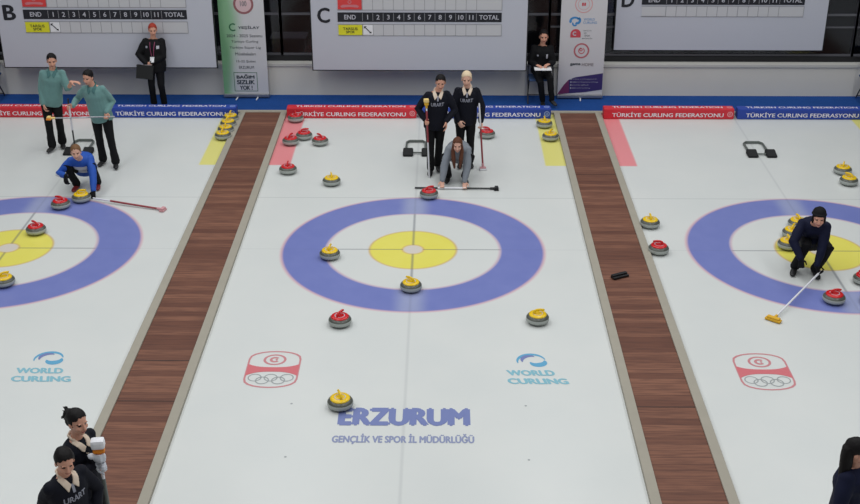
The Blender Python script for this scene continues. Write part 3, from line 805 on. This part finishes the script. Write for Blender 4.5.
    for q in 'ab':
        el, wr, kn, an = J[q]
        loft(bm, [hip[q], hip[q].lerp(kn, .45), kn, kn.lerp(an, .5), an.lerp(kn, .02)], [.096*s, .084*s, .066*s, .062*s, fl*s], ref=ps)
    link('trousers', remesh(bm, .011, 3, .006, 11, hash(label[:9]) % 7 if False else len(label) % 7), M[S.get('trs', 'black')], t)
    # --- shoes
    for q in 'ab':
        an = J[q][3]; d = V(S.get('t'+q, (0, -1, 0))).normalized(); sd = V((-d.y, d.x, 0)); sd = sd.normalized() if sd.length > .01 else ts
        u = sd.cross(d); u = u if u.z > 0 else -u
        bm = nb(); z = lambda a, b: an+d*a*s+u*b*s
        loft(bm, [z(-.05, -.038), z(.0, -.036), z(.07, -.044), z(.13, -.052), z(.165, -.056)], [(.034*s, .040*s), (.038*s, .042*s), (.045*s, .034*s), (.044*s, .026*s), (.034*s, .020*s)], ref=sd)
        loft(bm, [z(-.005, -.03), z(-.005, .03)], [.042*s, .044*s], ref=sd)
        me = remesh(bm, .009, 2); zl = min(v.co.z for v in me.vertices)
        lo = S['fl'+q]-base.z if 'fl'+q in S else None
        if lo is not None:
            for v in me.vertices:
                v.co.z = max(v.co.z, lo)
        link('shoe', me, M[S.get('shoe', 'shoe')], t)
    # --- jacket
    jk = S.get('jacket', 'navy'); bm = nb(); hl = S.get('hem', .04)
    bk = S.get('bulk', 1.06)
    loft(bm, [pel-tax*(hl+.05)*s, pel-tax*hl*.4*s, pel+tax*.08*s, mid, nk-tax*.17*s, nk-tax*.085*s, nk-tax*.03*s, nk-tax*.004*s],
         [(.176*s*bk, .132*s*bk), (.182*s*bk, .136*s*bk), (.176*s*bk, .130*s*bk), (.172*s*bk, .126*s*bk), (.184*s*bk, .134*s*bk), (.180*s*bk, .114*s*bk), (.124*s, .090*s), (.074*s, .070*s)], ref=ts, n=20, c0=.2, c1=.15)
    sl = S.get('sleeve', {})
    for q in 'ab':
        el, wr, kn, an = J[q]; e = sl.get(q, .96)
        pts = [sh[q]+(nk-sh[q])*.35-tax*.02*s, sh[q], sh[q].lerp(el, .5), el]; rr = [.060*s, .062*s*bk, .064*s*bk, .058*s*bk]
        ell(bm, sh[q]+tax*.002*s, (.062*s*bk,)*3)
        if e > .3: pts += [el.lerp(wr, .5*e), el.lerp(wr, e)]; rr += [.051*s*bk, .042*s]
        else: pts += [el.lerp(wr, e)]; rr += [.052*s]
        loft(bm, pts, rr, ref=ts)
    if S.get('hood'):
        loft(bm, [nk+tax*.0-ts*.09*s+tf*.02, nk-tf*.075*s+tax*.02*s, nk+ts*.09*s+tf*.02], [.035*s, .05*s, .035*s], ref=tax)
    jm = remesh(bm, .010, 3, .007, 9, len(label) % 5)
    jo = link('jacket' if S.get('jname') is None else S['jname'], jm, M[jk], t)
    bvh = BVHTree.FromPolygons([v.co.copy() for v in jm.vertices], [tuple(p.vertices) for p in jm.polygons])
    def on_chest(me, up_, off=.004, ctr=None):
        """drape a flat mesh (x = across, y = up) over the jacket front"""
        c = ctr if ctr is not None else nk-tax*up_*s
        for v in me.vertices:
            o = c+ts*v.co.x+tax*v.co.y+tf*.4
            h = bvh.ray_cast(o, -tf, .6)
            v.co = (h[0]+tf*off) if h[0] is not None else (c+ts*v.co.x+tax*v.co.y+tf*.13)
    if S.get('chest'):
        me = text_mesh(S['chest'], .21*s, .062*s, bold=.03); on_chest(me, .185); link('chest_lettering', me, M['letters'], t)
    def strip(name, x0, x1, y0, y1, m, nx=3, ny=8, off=.004, sk=0):
        bm = nb(); g = [[bm.verts.new((x0+(x1-x0)*i/nx+sk*(y0+(y1-y0)*j/ny), y0+(y1-y0)*j/ny, 0)) for i in range(nx+1)] for j in range(ny+1)]
        for j in range(ny):
            for i in range(nx): bm.faces.new((g[j][i], g[j][i+1], g[j+1][i+1], g[j+1][i]))
        me = bpy.data.meshes.new(name); bm.to_mesh(me); bm.free(); on_chest(me, 0, off); return link(name, me, M[m], t)
    for st in S.get('strips', ()): strip(*st)
    if S.get('stripe'):
        q = S['stripe']; el = J[q][0]; out = (ts if q == 'b' else -ts)
        bm = nb(); o_ = (out*.8+tf*.5).normalized()*.042*s
        loft(bm, [sh[q]+o_*1.1, sh[q].lerp(el, .5)+o_, el+o_*.9, el.lerp(J[q][1], .5)+o_*.8], [.042*s, .038*s, .035*s, .026*s], ref=ts); link('sleeve_stripe', remesh(bm, .009, 1), M['white_cloth'], t)
    if S.get('collar'):
        bm = nb(); cn = nk+tax*.012*s
        loft(bm, [cn-ts*.062*s+tf*.02*s, cn-ts*.045*s-tf*.045*s+tax*.012*s, cn-tf*.066*s+tax*.018*s, cn+ts*.045*s-tf*.045*s+tax*.012*s, cn+ts*.062*s+tf*.02*s], [(.012*s, .024*s)]*5, ref=tf*.3+ts*.01, n=10)
        for sx in (-1, 1):
            cols = 8; G = []
            for a in range(cols+1):
                u = a/cols; row = []
                for b_ in range(cols+1):
                    v_ = b_/cols
                    ti, to = V((.046, .022, 0)), V((.090, -.010, 0)); bi, bo = V((.006, -.058, 0)), V((.050, -.108, 0))
                    p = ti.lerp(bi, v_).lerp(to.lerp(bo, v_), u)*s; p.x *= sx; o = nk+ts*p.x+tax*p.y+tf*.4
                    h = bvh.ray_cast(o, -tf, .6)
                    row.append((h[0] if h[0] is not None else nk+ts*p.x+tax*p.y+tf*.02))
                G.append(row)
            A = [[bm.verts.new(p+tf*.013) for p in row] for row in G]; B = [[bm.verts.new(p-tf*.004) for p in row] for row in G]
            for a in range(cols):
                for b_ in range(cols):
                    bm.faces.new((A[a][b_], A[a+1][b_], A[a+1][b_+1], A[a][b_+1])); bm.faces.new((B[a][b_], B[a][b_+1], B[a+1][b_+1], B[a+1][b_]))
            for a in range(cols):
                for e in (0, cols):
                    bm.faces.new((A[a][e], A[a+1][e], B[a+1][e], B[a][e])); bm.faces.new((A[e][a], A[e][a+1], B[e][a+1], B[e][a]))
        link('collar', remesh(bm, .0055, 1), M[S['collar']], t)
    # --- hair
    hm = M[S['hair']]; bm = nb(); st = S.get('hstyle', '')
    if 'hat' not in st:
        ell(bm, hf(0, -.016, .034), (.083*k, .102*k, .095*k), Hm, 24)
    if 'tied' in st:
        ell(bm, hf(0, -.10, -.005), (.035*k, .035*k, .045*k), Hm, 12); ell(bm, hf(0, -.05, -.05), (.055*k, .045*k, .05*k), Hm, 12)
    if 'bun' in st:
        ell(bm, hf(.0, -.125, .025), (.052*k, .045*k, .050*k), Hm, 14); ell(bm, hf(0, -.05, -.045), (.056*k, .045*k, .05*k), Hm, 12)
        ell(bm, hf(0, -.06, .0), (.078*k, .07*k, .08*k), Hm, 14); rr = random.Random(3)
        for i in range(16):
            a = rr.uniform(0, 6.28); r0 = V((math.cos(a)*.035, -.13, .025+math.sin(a)*.035)); r1 = V((math.cos(a)*.066, -.150+rr.uniform(-.02, .02), .025+math.sin(a)*.066))
            loft(bm, [hf(*r0), hf(*r1)], [.009*k, .005*k], n=6)
    if 'pony' in st:
        pts = [hf(0, -.09, .04), hf(0, -.135, .01)]
        e = pts[-1]; dn = V((0, 0, -1))
        bd = V(S.get('pdir', (0, .02, 0)))
        for i in range(1, 6): pts.append(e+dn*.07*i*k*S.get('plen', 1)+bd*i)
        loft(bm, pts, [.03*k, .035*k, .042*k, .042*k, .038*k, .030*k, .016*k], ref=ts); ell(bm, hf(0, -.05, -.04), (.056*k, .045*k, .05*k), Hm, 12)
    if 'long' in st:
        ell(bm, hf(0, -.045, -.05), (.070*k, .055*k, .075*k), Hm, 14)
        for sx in (-1, 1):
            p0 = hf(sx*.066, .0, .02); L = S.get('hlen', .28)
            f0 = V((fd.x, fd.y, 0)).normalized()
            loft(bm, [p0, hf(sx*.074, .018, -.05), hf(sx*.072, .035, -.10)+V((0, 0, 0)), hf(sx*.060, .05, -.10)+V((0, 0, -L*.45))+f0*.02, hf(sx*.045, .055, -.10)+V((0, 0, -L))+f0*.01],
                 [.020*k, .024*k, .032*k, .036*k, .016*k], ref=ts)
    if 'mane' in st:                                  # thick hair hanging down the back
        e = hf(0, -.07, .0); bd = V(S.get('pdir', (0, .02, 0)))
        loft(bm, [hf(0, -.04, .05), e]+[e+V((0, 0, -.075*i))+bd*i for i in range(1, 6)], [(.07*k, .06*k), (.082*k, .06*k), (.085*k, .058*k), (.08*k, .052*k), (.07*k, .045*k), (.055*k, .035*k), (.03*k, .02*k)], ref=ts)
    if 'hat' in st:
        ell(bm, hf(0, -.045, -.03), (.076*k, .058*k, .075*k), Hm, 14)
        for sx in (-1, 1): loft(bm, [hf(sx*.074, .01, .03), hf(sx*.076, .012, -.02), hf(sx*.072, .015, -.07)], [.012*k, .014*k, .012*k], ref=ts)
    hme = remesh(bm, .0055, 1, .003, 24)
    if 'hat' not in st:                               # open the hair shell over the face along the hairline
        c0 = V((0, -.02, .02))
        for v in hme.vertices:
            p = Hi @ (v.co-hd)/k; ax_ = abs(p.x)
            if ax_ > .088 or p.z < -.12 or p.y < 0 or (p-V((0, 0, .02))).length > .13: continue
            if 'long' in st and ax_ > .058 and p.z < .04: continue
            lim = .084-.9*max(0, ax_-.030)+.004*math.sin(p.x*160)
            d_ = min((p.y-.012-.25*max(0, p.z))/.012, (lim-p.z)/.012)
            if d_ > 0:
                q_ = p+(c0-p).normalized()*.030*min(1, d_); v.co = hd+Hm @ q_*k
    link('hair', hme, hm, t)
    if 'hat' in st:
        bm = nb(); ell(bm, hf(0, -.024, .050), (.088*k, .100*k, .090*k), Hm, 20)
        ring = [hf(.086*math.cos(a), -.020+.098*math.sin(a), .048+.022*math.sin(a)) for a in [2*math.pi*i/20 for i in range(21)]]
        loft(bm, ring, [(.010*k, .012*k)]*21, ref=fd, n=8, cap=False)
        link('knitted_hat', remesh(bm, .007, 1, .003, 30), M[S['hat']], t)
    S['_j'] = J; S['_t'] = t
    return t

# grip helper: wrist position and hand frame for holding a shaft through P along ax, arm coming along d
def grip(S, q, P, ax, d, s=1.0):
    P, ax, d = V(P), V(ax).normalized(), V(d); d = (d-ax*d.dot(ax)).normalized(); sd = 1 if q == 'a' else -1
    best = None
    tt = ax if sd > 0 else -ax
    cand = [tt.cross(d), -tt.cross(d)]
    n = max(cand, key=lambda v: v.dot(V(S['gn'+q]) if 'gn'+q in S else V((0, -1, 0))))
    S['w'+q] = tuple(P-d*.075*s-n*.024*s); S['hd'+q] = tuple(d); S['hn'+q] = tuple(n); S['curl'+q] = 66

# --- referee behind the bumper
person('woman with red hair in a black coat standing behind the left blue bumper', dict(
    base=(-4.84, 6.06, 0), s=.935, pel=(-4.84, 6.08, .84), nk=(-4.82, 6.07, 1.30), hd=(-4.805, 6.03, 1.465), fd=(.25, -1, -.35),
    fa=(-4.93, 6.08, .075), fb=(-4.74, 6.08, .075), ta=(-.15, -1, 0), tb=(.2, -1, 0), ka=(0, -1, 0), kb=(0, -1, 0),
    wa=(-4.95, 5.90, .88), wb=(-4.86, 5.90, .90), ea=(-1, .3, 0), eb=(1, .3, 0), hda=(.6, -.2, -.8), hdb=(-.6, -.2, -.8), hna=(0, 1, 0), hnb=(0, 1, 0), curla=35, curlb=35,
    bulk=1.22, jacket='black', hair='hair_red', hstyle='tied', hem=.10, skin='skin', jname='coat',
    strips=(('lanyard', -.052, -.042, -.29, -.04, 'lanyard', 1, 8, .006, -.10), ('lanyard', .042, .052, -.29, -.04, 'lanyard', 1, 8, .006, .10),
            ('badge_card', -.045, .035, -.385, -.30, 'white', 2, 3, .010), ('chest_patch', .075, .125, -.155, -.10, 'text_white', 2, 2, .006), ('chest_patch', -.12, -.085, -.14, -.105, 'letters', 2, 2, .006))))
t = thing('black_folder', 'black folder held low by the woman with red hair', 'folder', (-4.98, 5.84, .74), .12)
bm = nb(); box(bm, -.15, .15, -.012, .012, -.13, .13, bev=.004)
bmesh.ops.rotate(bm, verts=bm.verts[:], cent=(0, 0, 0), matrix=Matrix.Rotation(math.radians(8), 3, 'Y')); obj('cover', bm, M['black_plastic'], t)
bm = nb(); box(bm, -.14, .14, -.004, .004, .12, .136); obj('paper_edge', bm, M['logo_grey'], t)

# --- sheet B: two women in teal
person('taller woman in a teal top at the far left with one arm reaching out', dict(
    base=(-6.09, 3.86, 0), s=.985, pel=(-6.08, 3.87, .905), nk=(-5.985, 3.86, 1.395), hd=(-5.965, 3.82, 1.555), fd=(.3, -1, -.35), ts=(1, .12, -.04),
    fa=(-6.15, 3.80, .08), fb=(-6.03, 3.98, .08), ta=(-.2, -1, 0), tb=(.35, -1, 0), ka=(0, -1, 0), kb=(0.1, -1, 0), flare=.075,
    wa=(-6.17, 3.74, .84), wb=(-5.64, 3.66, 1.25), ea=(-.6, .6, 0), eb=(-.1, .2, -1), hdb=(1, -.2, .05), hnb=(0, 0, -1), curlb=18, curla=40, hda=(.1, -.25, -1),
    jacket='teal', jname='teal_top', hair='hair_black', hstyle='tied', sleeve={'b': .22}, collar='teal_dark', hem=.06))
b = dict(base=(-5.03, 3.10, 0), s=.965, pel=(-5.07, 3.14, .885), nk=(-5.14, 3.12, 1.365), hd=(-5.175, 3.06, 1.515), fd=(-.35, -1, -.42), ts=(1, -.12, .03),
    fa=(-5.14, 3.20, .08), fb=(-4.90, 3.06, .08), ta=(-.25, -1, 0), tb=(.25, -1, 0), ka=(0, -1, 0), kb=(.1, -1, 0), flare=.075,
    ea=(-.6, .2, -.7), eb=(.5, .6, -.7), jacket='teal', jname='teal_top', hair='hair_black', hstyle='tied', collar='teal_dark', hem=.06)
grip(b, 'a', (-5.50, 2.93, 1.06), (.02, -.08, 1), (-.5, -.3, -.3), .965)
grip(b, 'b', (-4.93, 2.93, .905), (1, 0, .06), (.1, -.45, -1), .965)
person('woman in a teal top holding two brooms, standing behind the crouching woman in blue', b)
broom((-5.50, 2.94, 1.20), (-5.515, 3.02, .03), 'dark broom standing upright between the two women in teal', 'shaft_black', 'pad_cream', 'black_plastic', ('shaft_white', .10, .45))
broom((-4.80, 2.93, .912), (-5.84, 2.93, .882), 'broom with orange pad held level in front of the two women in teal', 'alu', 'pad_orange', 'pad_cream', None, .10)
# crouching woman in blue
person('woman in a blue and white jacket crouching behind a red and a yellow stone', dict(
    base=(-5.12, 2.15, 0), s=.95, pel=(-5.19, 2.36, .27), nk=(-5.15, 2.02, .555), hd=(-5.155, 1.91, .700), fd=(.25, -1, -.30), ts=(1, .22, .03), bend=(0, .05, .05),
    fa=(-5.28, 2.14, .085), fb=(-4.97, 2.20, .085), ta=(-.15, -1, 0), tb=(.2, -1, 0), ka=(-.25, -1, .5), kb=(.4, -1, .5),
    wa=(-5.33, 1.80, .36), wb=(-4.93, 1.80, .115), ea=(-.8, .2, -.6), eb=(1, .3, 0), hda=(.15, -.5, -.8), hna=(.2, .8, -.3), hdb=(.0, -.55, -.8), hnb=(0, .8, -.6), curla=40, curlb=45,
    glovea='black', gloveb='black', jacket='blue_jacket', hair='hair_light', hstyle='tied', brow='hair_light', skin='skin_pale', shoe='shoe_red', stripe='a', hem=.02,
    strips=(('white_chest_panel', -.12, .12, -.33, -.08, 'white_cloth', 5, 6, .004),)))
broom((-4.90, 1.66, .05), (-3.77, 1.30, .025), 'broom lying on the ice beside the crouching woman in blue, small pink head', 'shaft_white', 'pad_pink', 'pad_pink', ('shaft_red', .25, .97), .12)

# --- sheet C
c = dict(base=(.27, 2.86, 0), s=.975, pel=(.30, 2.88, .89), nk=(.335, 2.86, 1.375), hd=(.375, 2.81, 1.53), fd=(.0, -1, -.42), ts=(1, .05, .03),
    fa=(.22, 2.84, .08), fb=(.33, 3.00, .08), ta=(-.1, -1, 0), tb=(.15, -1, 0), ka=(0, -1, 0), kb=(0, -1, 0),
    wb=(.46, 2.72, .92), ea=(-1, .5, 0), eb=(.8, .5, 0), jacket='navy', hair='hair_black', hstyle='tied', collar='cream', chest='URART', hem=.08,
    strips=(('zip', -.012, .012, -.125, -.05, 'letters', 1, 4, .008),), hdb=(.1, -.3, -1), skin='skin')
grip(c, 'a', (.165, 2.66, .92), (.02, .0, 1), (-.1, -.6, -.5), .975)
person('dark-haired woman in a navy sweatshirt with cream collar, holding an upright broom', c)
broom((.20, 2.65, .0), (.155, 2.66, 1.26), 'upright broom with cream pad on top, held by the dark-haired woman on the middle sheet', 'shaft_white', 'pad_cream', 'pad_yellow', ('shaft_red', .48, .88), .08)
c = dict(hs=1.06, base=(.80, 3.16, 0), s=.955, pel=(.775, 3.16, .865), nk=(.80, 3.14, 1.345), hd=(.785, 3.09, 1.495), fd=(-.02, -1, -.35), ts=(1, -.03, 0),
    fa=(.70, 3.16, .08), fb=(.86, 3.18, .08), ta=(-.1, -1, 0), tb=(.15, -1, 0), ka=(0, -1, 0), kb=(0, -1, 0),
    wa=(.66, 2.96, .84), ea=(-1, .5, 0), eb=(1, .5, 0), jacket='navy', hair='hair_blonde', brow='hair_light', hstyle='tied', collar='cream', chest='URART', hem=.08,
    hda=(.5, -.35, -.7), hna=(.2, .9, 0), curla=45, strips=(('zip', -.012, .012, -.125, -.05, 'letters', 1, 4, .008),), skin='skin_pale')
grip(c, 'b', (1.03, 2.98, .74), (-.05, .0, 1), (.1, -.25, -1), .955)
c['wb'] = (1.02, 3.04, .80); c['hdb'] = (.05, -.35, -1); c['hnb'] = (-.3, -.3, .0); 
person('blonde woman in a navy sweatshirt with cream collar, standing in the middle sheet', c)
broom((.985, 2.99, 1.12), (1.065, 2.985, .025), 'broom held pointing down by the blonde woman, small white head on the ice', 'shaft_white', 'white', 'pad_pink', ('shaft_red', .35, .95), .12)
c = dict(base=(.62, 2.5, 0), s=.95, pel=(.66, 2.80, .34), nk=(.655, 2.42, .585), hd=(.640, 2.30, .690), fd=(-.05, -1, -.42), ts=(1, 0, -.02), bend=(0, .02, .06),
    fa=(.50, 2.52, .085), fb=(.76, 2.50, .085), ta=(-.2, -1, 0), tb=(.2, -1, 0), ka=(-.35, -1, .5), kb=(.35, -1, .5),
    ea=(-1, .5, 0), eb=(1, .5, 0), bulk=1.12, jacket='grey', hair='hair_brown', brow='hair_brown', hstyle='long', hlen=.26, hood=True, hem=.0, skin='skin_pale')
grip(c, 'a', (.40, 2.175, .03), (1, 0, 0), (0, -.55, -.75), .95); grip(c, 'b', (.755, 2.17, .03), (1, 0, 0), (0, -.55, -.75), .95)
for q in 'ab': c['w'+q] = (c['w'+q][0], c['w'+q][1], max(c['w'+q][2], .085)); c['curl'+q] = 40
person('woman with long brown hair in a grey hoodie crouching with both hands on a broom', c)
broom((-.01, 2.18, .022), (1.25, 2.155, .025), 'broom lying flat on the ice under the hands of the crouching woman in grey', 'shaft_black', 'black_plastic', 'black_plastic', ('shaft_white', .28, .62), .11)

# --- sheet D bending woman
d = dict(base=(5.22, -.60, 0), s=.985, pel=(5.38, -.42, .39), nk=(5.29, -.72, .755), hd=(5.285, -.87, .895), bulk=1.12, fd=(-.22, -1, -.36), ts=(1, -.28, -.02), bend=(0, .02, .07),
    fa=(5.13, -.66, .085), fb=(5.38, -.74, .085), ta=(-.4, -1, 0), tb=(.05, -1, 0), ka=(-.15, -1, .45), kb=(.15, -1, .45),
    wa=(5.11, -.93, .33), ea=(-1, .1, .1), eb=(1, .1, .1), hda=(.1, -.3, -.9), hna=(.2, .8, 0), curla=45,
    jacket='navy_blue', trs='black', hair='hair_black', hstyle='hat', hat='black', hem=.05, glovea='black', gloveb='black', hs=1.03)
grip(d, 'b', (5.35, -1.00, .14), (-.61, -.78, -.08), (.1, -.35, -1), .985)
person('woman in navy with a black hat bending down over the right house', d)
broom((5.375, -.965, .155), (4.52, -2.02, .03), 'white broom with yellow head reaching forward on the right house', 'shaft_white', 'pad_yellow', 'pad_yellow', None, .2)

# --- seated official and chairs
def chair(x, y, rz, label):
    t = thing('folding_chair', label, 'chair', (x, y, 0), rz, 'folding chairs on the blue carpet')
    bm = nb(); box(bm, -.22, .22, -.20, .18, .425, .46, bev=.014); obj('seat', bm, M['seat_blue'], t)
    bm = nb(); box(bm, -.21, .21, .185, .21, .62, .84, bev=.01); obj('backrest', bm, M['seat_blue'], t)
    for s in (-1, 1):
        bm = nb(); loft(bm, [(s*.235, -.24, .01), (s*.235, .02, .46), (s*.225, .20, .84)], [.011]*3, n=8); obj('leg', bm, M['black_plastic'], t)
        bm = nb(); loft(bm, [(s*.215, .17, .01), (s*.225, -.17, .44)], [.011]*2, n=8); obj('leg', bm, M['black_plastic'], t)
    bm = nb(); loft(bm, [(-.225, .13, .06), (.225, .13, .06)], [.009]*2, n=8); obj('stretcher', bm, M['black_plastic'], t)
    return t
chair(2.235, 6.53, 0, 'folding chair with blue seat under the seated official')
person('seated official in black writing on a white pad, beside the roll-up banner with logos', dict(bulk=1.15,
    base=(2.25, 6.50, 0), s=.955, hs=1.08, pel=(2.24, 6.56, .565), nk=(2.245, 6.53, 1.06), hd=(2.26, 6.48, 1.235), fd=(.0, -1, -.32), ts=(1, 0, 0),
    fa=(2.27, 6.26, .08), fb=(2.43, 6.16, .14), ta=(0, -1, 0), tb=(.5, -1, -.15), ka=(-.1, -1, 1), kb=(.0, -1, 1),
    wa=(2.13, 6.24, .77), wb=(2.36, 6.24, .79), ea=(-.35, .2, -1), eb=(.35, .2, -1), hda=(.6, -.5, -.1), hdb=(-.6, -.5, -.1), hna=(0, 0, -1), hnb=(0, 0, -1), curla=30, curlb=45,
    jacket='black', hair='hair_black', hstyle='tied', hem=-.02, flare=.055, strips=(('chest_patch', .07, .10, -.21, -.13, 'text_white', 2, 2, .006), ('chest_patch', -.10, -.07, -.17, -.14, 'letters', 2, 2, .006))))
t = thing('writing_pad', 'white writing pad on the lap of the seated official', 'pad', (2.24, 6.17, .725), 0)
bm = nb(); box(bm, -.155, .155, -.11, .11, -.008, .0); obj('clipboard', bm, M['white'], t)
bm = nb(); box(bm, -.145, .145, -.10, .10, .0, .006); obj('paper', bm, M['paper'], t)
chair(-8.13, 6.53, 0, 'folding chair at the far left edge, only its leg in view')
chair(8.43, 6.53, 0, 'folding chair at the far right edge, only its leg in view')

# --- three women near the camera
F = .025
f1 = dict(base=(-2.70, -6.6, F), s=.965, pel=(-2.73, -6.58, .89), nk=(-2.73, -6.60, 1.365), hd=(-2.69, -6.62, 1.535), fd=(.80, -.62, -.30), ts=(.45, .89, 0),
    fa=(-2.76, -6.68, .10), fb=(-2.68, -6.48, .10), ta=(.9, -.45, 0), tb=(.95, -.35, 0), ka=(.9, -.4, 0), kb=(.9, -.4, 0), vox=.0055, bulk=1.0,
    ea=(-.1, -.6, -1), eb=(-.2, .6, -1), jacket='navy', hair='hair_black', hstyle='bun', collar='cream', hem=.08, skin='skin', gloveb='white_cloth', glovea='white_cloth')
f1['gna'] = (1, 0, 0); f1['gnb'] = (1, 0, 0)
grip(f1, 'b', (-2.505, -6.72, 1.245), (0, 0, 1), (.9, -.3, .2), .965)
grip(f1, 'a', (-2.503, -6.72, 1.15), (0, 0, 1), (.9, .1, .2), .965)
person('woman with a black hair bun in navy holding a broom head up, bottom left', f1)
broom((-2.478, -6.725, F), (-2.510, -6.72, 1.345), 'broom held upright with white pad and orange collar, bottom left', 'shaft_white', 'white', 'pad_orange', ('steel', .05, .75), .12, .085, .09)
person('woman in navy with a cream collar nearest the camera, looking down, bottom left', dict(
    base=(-2.71, -7.08, F), s=.97, pel=(-2.70, -7.06, .875), nk=(-2.70, -7.08, 1.335), hd=(-2.665, -7.12, 1.485), fd=(.60, -1, -.50), ts=(.66, .74, .06),
    fa=(-2.80, -7.10, .10), fb=(-2.66, -7.00, .10), ta=(.4, -1, 0), tb=(.6, -1, 0), ka=(.5, -1, 0), kb=(.5, -1, 0), vox=.0055, bulk=1.0,
    wa=(-2.84, -7.20, .84), wb=(-2.52, -7.02, .84), ea=(-.5, .6, 0), eb=(.3, .8, 0), jacket='navy', hair='hair_black', hstyle='tied', collar='cream', chest='URART', hem=.08,
    strips=(('zip', -.012, .012, -.125, -.05, 'letters', 1, 4, .008),), skin='skin'))
person('woman in navy with long black hair at the bottom right edge', dict(
    bulk=1.15, base=(3.86, -6.86, 0), s=.96, pel=(3.87, -6.84, .87), nk=(3.845, -6.87, 1.32), hd=(3.835, -6.90, 1.475), fd=(.95, -.22, -.38), ts=(.62, .78, 0),
    fa=(3.84, -6.92, .08), fb=(3.95, -6.76, .08), ta=(.8, -.5, 0), tb=(.8, -.5, 0), ka=(.7, -.5, 0), kb=(.7, -.5, 0), vox=.0055,
    wa=(3.84, -7.12, .82), wb=(4.10, -6.80, .85), ea=(-1, -.2, 0), eb=(.3, 1, 0), jacket='navy_blue', hair='hair_black', hstyle='mane', pdir=(-.006, -.012, 0), hem=.08, skin='skin'))

# ------------------------------------------------------------------ light and camera
def area(name, loc, sx, sy, e, rot=(0, 0, 0), col=(1, 1, 1)):
    l = bpy.data.lights.new(name, 'AREA'); l.shape = 'RECTANGLE'; l.size = sx; l.size_y = sy; l.energy = e; l.color = col
    o = bpy.data.objects.new(name, l); C.objects.link(o); o.location = loc; o.rotation_euler = rot; return o
for x in (-8.5, -2.857, 2.857, 8.5):
    area('ceiling_lamp_row', (x, -1.6, 9.6), 1.6, 21, 530, col=(.97, .99, 1))
w = bpy.data.worlds.new('hall'); SC.world = w; w.use_nodes = True
w.node_tree.nodes['Background'].inputs[0].default_value = (.80, .84, .90, 1)
w.node_tree.nodes['Background'].inputs[1].default_value = .16

cam = bpy.data.cameras.new('camera'); co = bpy.data.objects.new('camera', cam); C.objects.link(co)
co.location = (.3929, -15.2148, 7.2869)
yaw, pit, rol, fpx = -.0102, .4487, -.0006, 1208.4
Fv = V((math.sin(yaw)*math.cos(pit), math.cos(yaw)*math.cos(pit), -math.sin(pit)))
Rv = V((math.cos(yaw), -math.sin(yaw), 0)); Uv = Rv.cross(Fv)
R2 = Rv*math.cos(rol)+Uv*math.sin(rol); U2 = -Rv*math.sin(rol)+Uv*math.cos(rol)
co.rotation_euler = Matrix((R2, U2, -Fv)).transposed().to_euler()
cam.sensor_fit = 'HORIZONTAL'; cam.sensor_width = 36; cam.lens = 36*fpx/860; cam.clip_end = 200
SC.camera = co
SC.view_settings.view_transform = 'Standard'; SC.view_settings.look = 'None'
SC.view_settings.gamma = 1; SC.view_settings.use_curve_mapping = False
SC.view_settings.exposure = 0
